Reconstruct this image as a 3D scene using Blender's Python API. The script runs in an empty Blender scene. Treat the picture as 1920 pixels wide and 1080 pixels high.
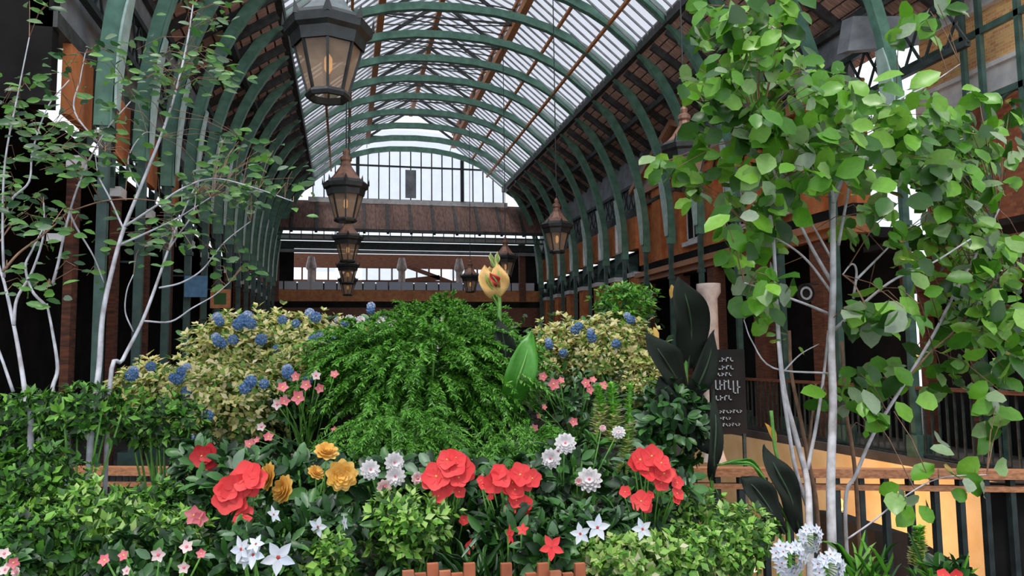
import bpy, math, random
import numpy as np
from mathutils import Vector, Matrix
SC = bpy.context.scene
COL = SC.collection
random.seed(7); RNG = np.random.default_rng(7)
PI = math.pi
# ------------------------------------------------------------------ camera
F, YAW, PIT, ROL = 1400.39, 0.220255, 0.0859018, 0.01199
CZ = 1.75                                     # eye height above the floor
def ray(px, py):
    a = px-960; b = 540-py
    x = a*math.cos(ROL)+b*math.sin(ROL); u = -a*math.sin(ROL)+b*math.cos(ROL)
    c, s = math.cos(PIT), math.sin(PIT)
    y = c*F-s*u; z = s*F+c*u
    c, s = math.cos(YAW), math.sin(YAW)
    return Vector((c*x+s*y, -s*x+c*y, z))
def atY(px, py, Y):
    r = ray(px, py); r = r*(Y/r.y); return Vector((r.x, r.y, r.z+CZ))
def atX(px, py, X):
    r = ray(px, py); r = r*(X/r.x); return Vector((r.x, r.y, r.z+CZ))
def atZ(px, py, z):
    r = ray(px, py); r = r*((z-CZ)/r.z); return Vector((r.x, r.y, z))
cd = bpy.data.cameras.new('camera'); cam = bpy.data.objects.new('camera', cd); COL.objects.link(cam)
cd.sensor_width = 36; cd.lens = F*36/1920; cd.clip_start = 0.05; cd.clip_end = 300
fw = ray(960, 540).normalized(); rt = (ray(1960, 540)-ray(960, 540)).normalized(); up = rt.cross(fw)
m = Matrix((rt, up, -fw)).transposed().to_4x4(); m.translation = (0, 0, CZ); cam.matrix_world = m
SC.camera = cam
# ------------------------------------------------------------------ sky, sun, exposure
w = bpy.data.worlds.new('sky'); SC.world = w; w.use_nodes = True
bg = w.node_tree.nodes['Background']; bg.inputs[0].default_value = (0.86, 0.92, 1.0, 1); bg.inputs[1].default_value = 1.25
sd = bpy.data.lights.new('sun', 'SUN'); sd.energy = 2.0; sd.angle = math.radians(12); sd.color = (1, .96, .9)
so = bpy.data.objects.new('sun', sd); COL.objects.link(so)
so.rotation_euler = Vector((0.2, 0.38, -0.9)).to_track_quat('-Z', 'Y').to_euler()
SC.view_settings.view_transform = 'Standard'; SC.view_settings.look = 'None'
SC.view_settings.gamma = 1; SC.view_settings.use_curve_mapping = False; SC.view_settings.exposure = 0.15
SC.cycles.max_bounces = 7; SC.cycles.transparent_max_bounces = 24
# ------------------------------------------------------------------ materials
def newmat(name):
    m = bpy.data.materials.new(name); m.use_nodes = True
    nt = m.node_tree; return m, nt, nt.nodes, nt.links, nt.nodes['Principled BSDF']
def mat(name, c, rough=.6, c2=None, scale=6, metal=0, bump=0, stretch=None):
    m, nt, N, L, b = newmat(name)
    b.inputs['Roughness'].default_value = rough; b.inputs['Metallic'].default_value = metal
    c2 = c2 or tuple(v*.6 for v in c)
    tc = N.new('ShaderNodeTexCoord'); no = N.new('ShaderNodeTexNoise'); no.inputs['Scale'].default_value = scale
    no.inputs['Detail'].default_value = 6
    if stretch:
        mp = N.new('ShaderNodeMapping'); mp.inputs['Scale'].default_value = stretch
        L.new(tc.outputs['Object'], mp.inputs[0]); L.new(mp.outputs[0], no.inputs[0])
    else: L.new(tc.outputs['Object'], no.inputs[0])
    r = N.new('ShaderNodeValToRGB'); r.color_ramp.elements[0].position = .35; r.color_ramp.elements[1].position = .65
    r.color_ramp.elements[0].color = (*c2, 1); r.color_ramp.elements[1].color = (*c, 1)
    L.new(no.outputs[0], r.inputs[0]); L.new(r.outputs[0], b.inputs['Base Color'])
    if bump:
        bp = N.new('ShaderNodeBump'); bp.inputs['Strength'].default_value = bump; bp.inputs['Distance'].default_value = .01
        L.new(no.outputs[0], bp.inputs['Height']); L.new(bp.outputs[0], b.inputs['Normal'])
    return m
def leafmat(name, cols, rough=.45, trans=.3):
    """colour differs from leaf to leaf (random per island)"""
    m, nt, N, L, b = newmat(name)
    b.inputs['Roughness'].default_value = rough
    g = N.new('ShaderNodeNewGeometry'); r = N.new('ShaderNodeValToRGB')
    e = r.color_ramp.elements
    while len(e) < len(cols): e.new(.5)
    for i, c in enumerate(cols):
        e[i].position = i/max(1, len(cols)-1); e[i].color = (*c, 1)
    L.new(g.outputs['Random Per Island'], r.inputs[0])
    tc = N.new('ShaderNodeTexCoord'); no = N.new('ShaderNodeTexNoise'); no.inputs['Scale'].default_value = 60
    L.new(tc.outputs['Object'], no.inputs[0])
    mx = N.new('ShaderNodeMix'); mx.data_type = 'RGBA'; mx.blend_type = 'MULTIPLY'; mx.inputs[0].default_value = .35
    L.new(r.outputs[0], mx.inputs[6]); L.new(no.outputs[0], mx.inputs[7])
    L.new(mx.outputs[2], b.inputs['Base Color'])
    t = N.new('ShaderNodeBsdfTranslucent'); L.new(mx.outputs[2], t.inputs[0])
    ms = N.new('ShaderNodeMixShader'); ms.inputs[0].default_value = trans
    L.new(b.outputs[0], ms.inputs[1]); L.new(t.outputs[0], ms.inputs[2])
    L.new(ms.outputs[0], N['Material Output'].inputs[0])
    return m
def brickmat(name, c1, c2, mort, scale=4.4):
    m, nt, N, L, b = newmat(name)
    tc = N.new('ShaderNodeTexCoord'); mp = N.new('ShaderNodeMapping')
    mp.inputs['Rotation'].default_value = (0, PI/2, PI/2) if False else (PI/2, 0, PI/2)
    L.new(tc.outputs['Object'], mp.inputs[0])
    sx = N.new('ShaderNodeSeparateXYZ'); cb = N.new('ShaderNodeCombineXYZ'); ad = N.new('ShaderNodeMath'); ad.operation = 'ADD'
    L.new(tc.outputs['Object'], sx.inputs[0]); L.new(sx.outputs[0], ad.inputs[0]); L.new(sx.outputs[1], ad.inputs[1])
    L.new(ad.outputs[0], cb.inputs[0]); L.new(sx.outputs[2], cb.inputs[1])
    br = N.new('ShaderNodeTexBrick'); br.inputs['Scale'].default_value = scale
    br.inputs['Color1'].default_value = (*c1, 1); br.inputs['Color2'].default_value = (*c2, 1); br.inputs['Mortar'].default_value = (*mort, 1)
    br.inputs['Mortar Size'].default_value = .02
    L.new(cb.outputs[0], br.inputs[0]); L.new(br.outputs[0], b.inputs['Base Color']); b.inputs['Roughness'].default_value = .85
    return m
def glassmat(name, tint, trans=.75, dirt=(.45, .47, .5), scale=1.5):
    m, nt, N, L, b = newmat(name)
    b.inputs['Base Color'].default_value = (*dirt, 1); b.inputs['Roughness'].default_value = .25
    tr = N.new('ShaderNodeBsdfTransparent'); tr.inputs[0].default_value = (*tint, 1)
    tl = N.new('ShaderNodeBsdfTranslucent'); tl.inputs[0].default_value = (*tint, 1)
    a = N.new('ShaderNodeMixShader'); a.inputs[0].default_value = .45
    L.new(b.outputs[0], a.inputs[1]); L.new(tl.outputs[0], a.inputs[2])
    tc = N.new('ShaderNodeTexCoord'); no = N.new('ShaderNodeTexNoise'); no.inputs['Scale'].default_value = scale
    L.new(tc.outputs['Object'], no.inputs[0])
    mr = N.new('ShaderNodeMapRange'); mr.inputs[3].default_value = trans-.25; mr.inputs[4].default_value = min(.95, trans+.2)
    L.new(no.outputs[0], mr.inputs[0])
    ms = N.new('ShaderNodeMixShader'); L.new(mr.outputs[0], ms.inputs[0]); L.new(a.outputs[0], ms.inputs[1]); L.new(tr.outputs[0], ms.inputs[2])
    L.new(ms.outputs[0], N['Material Output'].inputs[0]); return m
def emitmat(name, c, s):
    m, nt, N, L, b = newmat(name)
    b.inputs['Emission Color'].default_value = (*c, 1); b.inputs['Emission Strength'].default_value = s
    b.inputs['Base Color'].default_value = (*c, 1); return m
M = {}
M['green'] = mat('green_iron_shaded', (.06, .12, .10), .45, (.03, .065, .055), 5)  # darker copy of the arch green, shade put into the colour
M['archgreen_lit'] = mat('arch_iron_lit', (.15, .32, .235), .5, (.09, .21, .155), 5)  # brighter copy of the column green, light on the ribs put into the colour
M['haunch_lit'] = mat('haunch_iron_lit', (.5, .66, .6), .35, (.32, .48, .42), 5)  # light on the inner haunch faces painted in as pale green
M['darkiron'] = mat('dark_iron', (.03, .045, .045), .5, (.012, .018, .018), 9)
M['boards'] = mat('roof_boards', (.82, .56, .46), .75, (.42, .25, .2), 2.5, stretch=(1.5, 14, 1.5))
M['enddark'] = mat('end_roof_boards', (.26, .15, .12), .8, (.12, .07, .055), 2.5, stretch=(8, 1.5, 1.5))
M['rafter'] = mat('rafter_paint', (.07, .075, .075), .6, (.03, .03, .03), 6)
M['glass'] = glassmat('roof_glass', (.66, .66, .69), .86, (.6, .6, .62))
M['winglass'] = glassmat('window_glass', (.8, .82, .85), .86)
M['timber'] = mat('orange_timber', (.62, .25, .09), .6, (.42, .15, .05), 6, stretch=(1, 9, 1))
M['darktimber'] = mat('dark_timber', (.2, .075, .04), .6, (.08, .03, .018), 5, stretch=(1, 1, 8))
M['rail'] = mat('rail_wood', (.55, .25, .12), .4, (.32, .12, .05), 9, stretch=(1, 8, 8))
M['terracotta'] = mat('terracotta_render', (.68, .24, .08), .8, (.5, .15, .045), 4)
M['brick'] = brickmat('stock_brick', (.95, .58, .2), (.75, .34, .11), (.75, .65, .5))
M['redbrick'] = brickmat('red_brick', (.5, .15, .06), (.3, .08, .03), (.22, .13, .09))
M['white'] = mat('white_paint', (.8, .78, .76), .5, (.62, .6, .6), 5)
M['stone'] = mat('pale_stone', (.62, .54, .5), .8, (.4, .33, .3), 5, bump=.3)
M['grey'] = mat('grey_lead', (.3, .32, .34), .6, (.18, .19, .2), 3)
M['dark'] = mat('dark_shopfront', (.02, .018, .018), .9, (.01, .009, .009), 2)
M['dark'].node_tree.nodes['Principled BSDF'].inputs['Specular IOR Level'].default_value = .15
M['leftpier_shaded'] = mat('red_timber_shaded', (.12, .035, .014), .9, (.03, .011, .007), 5, stretch=(1, 1, 6))  # shade of the left side put into the pier colour
M['floor'] = mat('flagstones', (.07, .06, .055), .9, (.035, .03, .028), 2)
M['soil'] = mat('dark_soil', (.03, .022, .015), .95, (.012, .01, .008), 20)
M['warm'] = mat('warm_plaster', (.82, .6, .34), .7, (.7, .47, .22), 2)
M['copper'] = mat('lantern_copper', (.33, .17, .11), .5, (.15, .08, .06), 9, metal=.3)
M['lanternblack'] = mat('lantern_black', (.03, .035, .035), .45, (.015, .015, .015), 9)
M['lead'] = mat('lantern_slate', (.14, .17, .18), .5, (.09, .1, .11), 12)
M['lampglass'] = glassmat('lantern_glass', (.85, .76, .66), .5, (.7, .5, .36), 5)
M['lampbulb'] = emitmat('warm_mantle', (1, .55, .2), .8)
M['bark'] = mat('pale_bark', (.62, .6, .64), .7, (.36, .33, .33), 18, bump=.3)
M['bark2'] = mat('grey_bark', (.55, .56, .62), .7, (.3, .28, .3), 18, bump=.3)
M['twig'] = mat('brown_twig', (.3, .17, .1), .7, (.16, .08, .05), 20)
M['stem'] = mat('green_stem', (.2, .45, .08), .5, (.1, .28, .05), 20)
M['chart'] = leafmat('lime_leaf', [(.015, .05, .01), (.05, .17, .02), (.17, .45, .04), (.36, .66, .1), (.5, .68, .25)], .5)
M['hedge'] = leafmat('hedge_leaf', [(.01, .035, .008), (.025, .09, .015), (.08, .28, .025), (.25, .58, .06)], .5)
M['darkleaf'] = leafmat('deep_green_leaf', [(.008, .03, .008), (.015, .06, .015), (.03, .12, .02), (.06, .2, .03), (.16, .26, .17)], .42, .12)
M['fern'] = leafmat('fern_needle', [(.015, .07, .01), (.05, .2, .015), (.12, .42, .03), (.2, .56, .045), (.32, .62, .15)], .5, .4)
M['cream'] = leafmat('cream_variegated_leaf', [(.03, .12, .015), (.16, .4, .04), (.6, .64, .16), (.95, .84, .34), (.97, .86, .45), (.97, .87, .62)], .5, .4)
M['treeleaf'] = leafmat('tree_leaf', [(.02, .07, .01), (.045, .17, .012), (.1, .32, .018), (.17, .46, .03), (.27, .56, .06), (.34, .43, .3)], .35, .3)
M['lefttree'] = leafmat('small_tree_leaf', [(.02, .07, .03), (.06, .2, .05), (.16, .4, .06), (.22, .3, .22)], .4)
M['canna'] = leafmat('bronze_canna_leaf', [(.006, .011, .007), (.009, .018, .009)], .85, .03)
M['blade'] = leafmat('broad_green_leaf', [(.06, .28, .02), (.1, .38, .04)], .35, .25)
M['edge'] = leafmat('dry_leaf', [(.6, .25, .1), (.5, .3, .12)], .6)
def petal(name, c, c2=None, trans=.2): return leafmat(name, [c, c2 or c], .6, trans)
M['red'] = petal('red_petal', (.9, .035, .045), (.95, .07, .07))
M['deepred'] = petal('deep_red_petal', (.5, .012, .018), (.62, .02, .03))
M['yellow'] = petal('yellow_petal', (.95, .52, .08), (.98, .66, .2))
M['whitep'] = petal('white_petal', (.9, .87, .88), (.85, .8, .82))
M['blush'] = petal('blush_petal', (.9, .6, .6), (.95, .78, .76))
M['pink'] = petal('pink_petal', (.9, .16, .22), (.95, .3, .34))
M['star'] = petal('pale_blue_white_petal', (.72, .8, .95), (.88, .9, .96))
M['blue'] = petal('blue_petal', (.11, .24, .52), (.2, .36, .66))
M['paleblue'] = petal('pale_blue_petal', (.42, .55, .85), (.6, .7, .92))
M['centre'] = mat('flower_eye_yellow', (.9, .7, .1), .7)
M['redeye'] = mat('flower_eye_red', (.5, .05, .04), .7)
M['pinkeye'] = mat('flower_eye_pink', (.85, .18, .25), .7)
M['bud'] = leafmat('cream_bud', [(.4, .7, .12), (.85, .82, .4), (.95, .88, .62)], .6, .4)
M['budgreen'] = leafmat('green_bud', [(.2, .6, .05), (.35, .72, .1)], .6)
M['orange'] = petal('orange_petal', (.9, .35, .03), (.95, .5, .1))
M['chalk'] = mat('chalk_white', (.4, .44, .46), .8, (.25, .28, .3), 30)
M['signblue'] = mat('blue_sign', (.1, .25, .42), .5, (.07, .17, .3), 10)
# ------------------------------------------------------------------ mesh helpers
class MB:
    def __init__(s): s.v = []; s.f = []
    def add(s, vs, fs):
        o = len(s.v); s.v += [tuple(v) for v in vs]; s.f += [tuple(i+o for i in f) for f in fs]; return s
    def box(s, x0, x1, y0, y1, z0, z1):
        vs = [(x, y, z) for z in (z0, z1) for y in (y0, y1) for x in (x0, x1)]
        return s.add(vs, [(0, 2, 3, 1), (4, 5, 7, 6), (0, 1, 5, 4), (2, 6, 7, 3), (0, 4, 6, 2), (1, 3, 7, 5)])
    def beam(s, a, b, wd, ht, upv=(0, 0, 1)):
        a = Vector(a); b = Vector(b); d = (b-a).normalized(); u = Vector(upv)
        sd_ = d.cross(u)
        if sd_.length < 1e-3: sd_ = d.cross(Vector((0, 1, 0)))
        sd_.normalize(); u = sd_.cross(d)
        vs = []
        for p in (a, b):
            for i, j in ((-1, -1), (1, -1), (1, 1), (-1, 1)): vs.append(p+sd_*(i*wd/2)+u*(j*ht/2))
        return s.add(vs, [(0, 1, 2, 3), (7, 6, 5, 4), (0, 4, 5, 1), (1, 5, 6, 2), (2, 6, 7, 3), (3, 7, 4, 0)])
    def tube(s, pts, rad, n=7):
        pts = [Vector(p) for p in pts]
        if not hasattr(rad, '__len__'): rad = [rad]*len(pts)
        t0 = (pts[1]-pts[0]).normalized(); x = t0.orthogonal().normalized(); vs = []
        for i, p in enumerate(pts):
            t = (pts[min(i+1, len(pts)-1)]-pts[max(i-1, 0)]).normalized()
            x = (x-t*x.dot(t)).normalized(); y = t.cross(x)
            for k in range(n):
                a = 2*PI*k/n; vs.append(p+(x*math.cos(a)+y*math.sin(a))*rad[i])
        fs = [(i*n+k, i*n+(k+1) % n, (i+1)*n+(k+1) % n, (i+1)*n+k) for i in range(len(pts)-1) for k in range(n)]
        fs += [tuple(reversed(range(n))), tuple(range((len(pts)-1)*n, len(pts)*n))]
        return s.add(vs, fs)
    def lathe(s, prof, n=12, c=(0, 0, 0), a0=0):
        vs = [(c[0]+r*math.cos(a0+2*PI*k/n), c[1]+r*math.sin(a0+2*PI*k/n), c[2]+z) for r, z in prof for k in range(n)]
        fs = [(i*n+k, i*n+(k+1) % n, (i+1)*n+(k+1) % n, (i+1)*n+k) for i in range(len(prof)-1) for k in range(n)]
        return s.add(vs, fs)
    def build(s, name, material, parent=None, loc=(0, 0, 0), smooth=False, rot=None):
        me = bpy.data.meshes.new(name); me.from_pydata(s.v, [], s.f); me.update()
        if smooth: me.polygons.foreach_set('use_smooth', [True]*len(me.polygons))
        o = bpy.data.objects.new(name, me); COL.objects.link(o); me.materials.append(material)
        if parent: o.parent = parent
        o.location = loc
        if rot is not None: o.rotation_euler = rot
        return o
def tag(o, label, cat=None, group=None, kind=None):
    if label: o['label'] = label
    if cat: o['category'] = cat
    if group: o['group'] = group
    if kind: o['kind'] = kind
    return o
def thing(name, label, cat, loc=(0, 0, 0), group=None):
    o = bpy.data.objects.new(name, None); COL.objects.link(o); o.location = loc; o.empty_display_size = .1
    return tag(o, label, cat, group)
def struct(name, mb, m): return tag(mb.build(name, m), None, kind='structure')
def smoothpath(pts, n=5):
    P = [Vector(p) for p in pts]; P = [P[0]*2-P[1]]+P+[P[-1]*2-P[-2]]; out = []
    for i in range(1, len(P)-2):
        for k in range(n):
            t = k/n; a, b, c, d = P[i-1:i+3]
            out.append(.5*((2*b)+(c-a)*t+(2*a-5*b+4*c-d)*t*t+(3*b-a-3*c+d)*t**3))
    out.append(P[-2]); return out
# leaf templates: u along, v across, w out of plane
T_OVAL = (np.array([(0, 0, 0), (.22, -.36, .04), (.22, 0, -.02), (.22, .36, .04), (.55, -.5, .05), (.55, 0, -.04), (.55, .5, .05), (.85, -.3, .0), (.85, 0, -.06), (.85, .3, .0), (1, 0, -.12)]),
          [(0, 1, 2), (0, 2, 3), (1, 4, 5, 2), (2, 5, 6, 3), (4, 7, 8, 5), (5, 8, 9, 6), (7, 10, 8), (8, 10, 9)])
T_SMALL = (np.array([(0, 0, 0), (.45, -.5, .07), (.5, 0, -.02), (.45, .5, .07), (1, 0, -.08)]), [(0, 1, 2), (0, 2, 3), (1, 4, 2), (2, 4, 3)])
T_NEEDLE = (np.array([(0, -.3, 0), (0, .3, 0), (.6, .5, .03), (.6, -.5, .03), (1, 0, -.1)]), [(0, 1, 2, 3), (3, 2, 4)])
def leaves_mesh(name, m, pos, d, nrm, L, W, T, parent=None, smooth=True):
    pos = np.asarray(pos, float); d = np.asarray(d, float); nrm = np.asarray(nrm, float)
    d /= np.linalg.norm(d, axis=1, keepdims=True)+1e-9
    s = np.cross(d, nrm); s /= np.linalg.norm(s, axis=1, keepdims=True)+1e-9
    u = np.cross(s, d); L = np.asarray(L, float).reshape(-1, 1, 1); W = np.asarray(W, float).reshape(-1, 1, 1)
    tv, tf = T; k = len(tv)
    V = pos[:, None, :]+L*tv[None, :, 0:1]*d[:, None, :]+W*tv[None, :, 1:2]*s[:, None, :]+L*tv[None, :, 2:3]*u[:, None, :]
    n = len(pos); V = V.reshape(-1, 3)
    me = bpy.data.meshes.new(name)
    me.vertices.add(len(V)); me.vertices.foreach_set('co', V.ravel())
    idx = []; start = []; tot = []; c = 0
    base = np.concatenate([np.array(f) for f in tf]); nl = len(base)
    loops = (base[None, :]+(np.arange(n)*k)[:, None]).ravel()
    sizes = np.array([len(f) for f in tf]); st = np.concatenate([[0], np.cumsum(sizes)[:-1]])
    starts = (st[None, :]+(np.arange(n)*nl)[:, None]).ravel()
    me.loops.add(len(loops)); me.loops.foreach_set('vertex_index', loops.astype(np.int32))
    me.polygons.add(len(starts)); me.polygons.foreach_set('loop_start', starts.astype(np.int32))
    if smooth: me.polygons.foreach_set('use_smooth', np.ones(len(starts), bool))
    me.update(); me.validate(); me.materials.append(m)
    o = bpy.data.objects.new(name, me); COL.objects.link(o)
    if parent: o.parent = parent
    return o
def rosettes(n, rad, per, L, W, rng, shell=.55, spread=.9, upb=.5, zmin=-1):
    """n leaf rosettes in an ellipsoid; returns pos, dir, normal, L, W"""
    c = rng.normal(size=(n, 3)); c /= np.linalg.norm(c, axis=1, keepdims=True)
    r = shell+(1-shell)*rng.random((n, 1))**.6
    out = c.copy(); c = c*r*np.array(rad)*(1+.12*rng.normal(size=(n, 1)))
    ax = out+np.array([0, -.25, upb]); ax /= np.linalg.norm(ax, axis=1, keepdims=True)
    P = np.repeat(c, per, 0); A = np.repeat(ax, per, 0)
    q = rng.normal(size=(n*per, 3)); q -= A*(q*A).sum(1, keepdims=True); q /= np.linalg.norm(q, axis=1, keepdims=True)
    D = q*spread+A*(.35+.6*rng.random((n*per, 1))); Nn = A*1.0-q*.2
    sc = .65+.6*rng.random(n*per)
    P = P+D*.15*L
    return P, D, Nn, L*sc, W*sc
# ------------------------------------------------------------------ blossoms (unit size 1 = radius, facing +Z)
def petals_mb(n, L, W, tip=.0, cup=.15, z=0, r0=.05, a0=0, mb=None, notch=False):
    mb = mb or MB(); seg = 5
    for i in range(n):
        a = a0+2*PI*i/n; ca, sa = math.cos(a), math.sin(a); vs = []; K = 6
        for j in range(K+1):
            t = j/K; wd = W*(math.sin(PI*min(1, t*.86+.1))**.8 if tip == 0 else math.sin(PI*(t*.9+.08))**1*(1-.55*tip*t))
            if tip and j == K: wd = .02
            rr = r0+L*t; zz = z+cup*t*t-.25*cup*t
            for v in (-1, -.5, 0, .5, 1):
                w_ = v*wd; zz2 = zz+.07*abs(v)*(1 if tip == 0 else 1.5)*wd*2
                vs.append((ca*rr-sa*w_, sa*rr+ca*w_, zz2+.02*i/n))
        fs = [(j*5+k, (j+1)*5+k, (j+1)*5+k+1, j*5+k+1) for j in range(K) for k in range(4)]
        mb.add(vs, fs)
    return mb
def mesh_of(mb, m, name, smooth=True):
    me = bpy.data.meshes.new(name); me.from_pydata(mb.v, [], mb.f); me.update(); me.materials.append(m)
    if smooth: me.polygons.foreach_set('use_smooth', [True]*len(me.polygons))
    return me
def dome(r, h, n=10, z=0): return MB().lathe([(r, z), (r*.85, z+h*.5), (r*.5, z+h*.85), (.001, z+h)], n)
def pom(rings, seed=1):
    rg = random.Random(seed); mb = MB()
    for (n, L, W, cup, z, a) in rings: petals_mb(n, L, W, 0, cup, z, .03, a, mb)
    return mb
BL = {}
def reg(key, pet_mb, pm, eye_mb, em): BL[key] = (mesh_of(pet_mb, pm, 'petals'), mesh_of(eye_mb, em, 'flower_eye') if eye_mb else None)
reg('red', petals_mb(5, .95, .56, 0, .2), M['red'], dome(.09, .1), M['centre'])
reg('deepred', petals_mb(5, .95, .54, 0, .3), M['deepred'], dome(.08, .1), M['centre'])
reg('redstar', petals_mb(5, .98, .34, .5, .15), M['red'], dome(.12, .06), M['redeye'])
reg('yellow', pom([(9, .95, .4, .1, 0, 0), (8, .8, .36, .35, .06, .3), (7, .6, .3, .5, .12, .6), (6, .42, .22, .5, .2, .2), (5, .25, .15, .4, .26, 0)]), M['yellow'], dome(.1, .1, z=.24), M['orange'])
reg('white', pom([(12, .95, .28, .05, 0, 0), (11, .8, .25, .3, .05, .2), (9, .6, .22, .45, .12, .5), (7, .4, .18, .5, .2, .1)]), M['whitep'], dome(.12, .12, z=.2), M['pinkeye'])
reg('blush', pom([(9, .9, .36, .2, 0, 0), (8, .7, .3, .5, .05, .3), (6, .5, .26, .6, .15, .6)]), M['blush'], dome(.22, .2, z=.2), M['pinkeye'])
reg('starw', petals_mb(5, .98, .36, .85, .12), M['star'], dome(.15, .05), M['redeye'])
reg('pink', petals_mb(5, .95, .42, .3, .3), M['pink'], dome(.16, .1), M['centre'])
reg('palepink', petals_mb(5, .95, .42, .4, .3), M['blush'], dome(.26, .12), M['pinkeye'])
def cluster(n, rad, pr, seed, cup=.2, k=4):
    rg = random.Random(seed); mb = MB()
    for i in range(n):
        z = 1-1.35*(i+.5)/n; a = i*2.4; r = math.sqrt(max(0, 1-z*z)); c = Vector((r*math.cos(a), r*math.sin(a), z))
        one = petals_mb(k, pr, pr*.5, 0, cup); R = c.to_track_quat('Z', 'Y').to_matrix()
        mb.add([R @ Vector(v)+c*rad*(.9+.2*rg.random()) for v in one.v], one.f)
    return mb
reg('blue', cluster(22, .75, .34, 1), M['blue'], None, None)
reg('paleblue', cluster(20, .75, .34, 2), M['paleblue'], None, None)
def blossom(plant, key, P, size, face=None, name='blossom', label=None, eye='flower_eye', stem_to=None, stemmat=None):
    """P in world; plant is an Empty at plant.location"""
    pm, em = BL[key]; o = bpy.data.objects.new(name, pm); COL.objects.link(o); o.parent = plant
    o.location = Vector(P)-plant.location; o.scale = (size,)*3
    d = Vector(face) if face else Vector((random.uniform(-.55, .45), -1, random.uniform(0, .7)))
    q = d.to_track_quat('Z', 'Y') @ Matrix.Rotation(random.random()*6.28, 3, 'Z').to_quaternion()
    o.rotation_mode = 'QUATERNION'; o.rotation_quaternion = q
    if label: o['label'] = label
    if em:
        e = bpy.data.objects.new(eye, em); COL.objects.link(e); e.parent = o
    return o
def stems(plant, tips, root, r=.004, m=None, name='stem'):
    mb = MB(); lo = plant.location
    for t in tips:
        t = Vector(t); root2 = Vector(root)+Vector((random.uniform(-.04, .04), random.uniform(-.03, .03), 0))
        mid = t*.6+root2*.4+Vector((0, .03, .02))
        mb.tube([root2-lo, mid-lo, t-lo], [r, r*.9, r*.7], 5)
    return mb.build(name, m or M['stem'], plant, smooth=True)
# ================================================================== THE HALL
XC, HW, ZS, ZA = 2.95, 5.95, 3.0+CZ, 9.28+CZ
SE = 2/2.355                                  # squarish arch curve
PW, ZP = 4.425, 7.68+CZ                       # half distance of the purlins, their height
YE = 34.6                                     # glazed end
def arch(t, off=0):                           # t angle 0..pi
    c, s = math.cos(t), max(0, math.sin(t))
    return XC+(HW+off)*math.copysign(abs(c)**SE, c), ZS+(ZA-ZS+off)*s**SE
CA = Vector((8.45, 16.8, 0)); CB = Vector((8.75, 12.2, 0)); CD = (CB-CA).normalized(); CE_ = CA+CD*9
CA0 = CA-CD*1.2
fl = MB().box(-9, 2.2, -3, 38, -.15, 0).box(2.2, 18, -3, 2.6, -.15, 0)
vs = [(2.2, CA0.y+.6, z) for z in (-.15, 0)]+[(CA0.x, CA0.y, z) for z in (-.15, 0)]+[(CE_.x, CE_.y, z) for z in (-.15, 0)]+[(18, CE_.y-.5, z) for z in (-.15, 0)]+[(18, 38, z) for z in (-.15, 0)]+[(2.2, 38, z) for z in (-.15, 0)]
fl.add(vs, [(1, 3, 5, 7, 9, 11), (10, 8, 6, 4, 2, 0), (0, 2, 3, 1), (2, 4, 5, 3), (4, 6, 7, 5)])
struct('floor', fl, M['floor'])
ORD = ['first', 'second', 'third', 'fourth', 'fifth', 'sixth', 'seventh', 'eighth', 'ninth', 'tenth', 'eleventh', 'twelfth', 'thirteenth', 'fourteenth', 'fifteenth']
ribY = [15.85+1.8*k for k in range(-3, 11)]
for i, Y in enumerate(reversed(ribY)):
    t = thing('roof_arch', 'green iron roof arch spanning the hall, %s counted from the glazed end gable' % ORD[i], 'roof arch', (XC, Y, 0), 'green iron roof arches')
    mb = MB(); n = 40; vs = []; fs = []
    for k in range(n+1):
        a = PI*(.5-.5*math.cos(PI*k/n))
        for (dd, yy) in ((0, -.06), (.0, .06), (.2, .06), (.2, -.06)):
            x, z = arch(a, dd); vs.append((x-XC, yy, z))
    for k in range(n):
        for j in range(4): fs.append((k*4+j, k*4+(j+1) % 4, (k+1)*4+(j+1) % 4, (k+1)*4+j))
    mb.add(vs, fs).build('arch_beam', M['archgreen_lit'], t)
    fl_ = MB(); vs = []; fs = []
    for k in range(n+1):
        a = PI*(.5-.5*math.cos(PI*k/n))
        for (dd, yy) in ((-.02, -.08), (-.02, .08), (0, .08), (0, -.08)):
            x, z = arch(a, dd); vs.append((x-XC, yy, z))
    for k in range(n):
        for j in range(4): fs.append((k*4+j, k*4+(j+1) % 4, (k+1)*4+(j+1) % 4, (k+1)*4+j))
    fl_.add(vs, fs).build('flange', M['archgreen_lit'], t)
    for s in (-1, 1):
        c = MB().box(s*(HW+.07)-.06, s*(HW+.07)+.06, -.05, .05, .35, ZS)
        c.box(s*(HW+.11)-.14, s*(HW+.11)+.14, -.12, .12, 0, .35); c.box(s*(HW+.07)-.085, s*(HW+.07)+.085, -.075, .075, ZS-1.0, ZS-.92)
        c.build('column', M['green'], t)
        # haunch plate (wide web at the shoulder, light on it painted as paler green)
        h = MB(); vs = []; K = 8
        for k in range(K+1):
            a = (.02+.24*k/K); a = a if s > 0 else PI-a
            wd = .085+.075*math.sin(PI*k/K)
            x, z = arch(a, -.045); x2, z2 = arch(a, -.075)
            vs += [(x-XC, -wd, z), (x-XC, wd, z), (x2-XC, wd, z2), (x2-XC, -wd, z2)]
        fs = [(k*4+j, k*4+(j+1) % 4, (k+1)*4+(j+1) % 4, (k+1)*4+j) for k in range(K) for j in range(4)]
        h.add(vs, fs).build('haunch_plate', M['haunch_lit'], t)
# purlins
Y0 = 9.2
for s in (-1, 1):
    x = XC+s*(PW+.02); struct('trim_1' if s < 0 else 'trim_2', MB().box(x-.1, x+.1, Y0, YE, ZP-.02, ZP+.24), M['rafter'])
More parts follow.
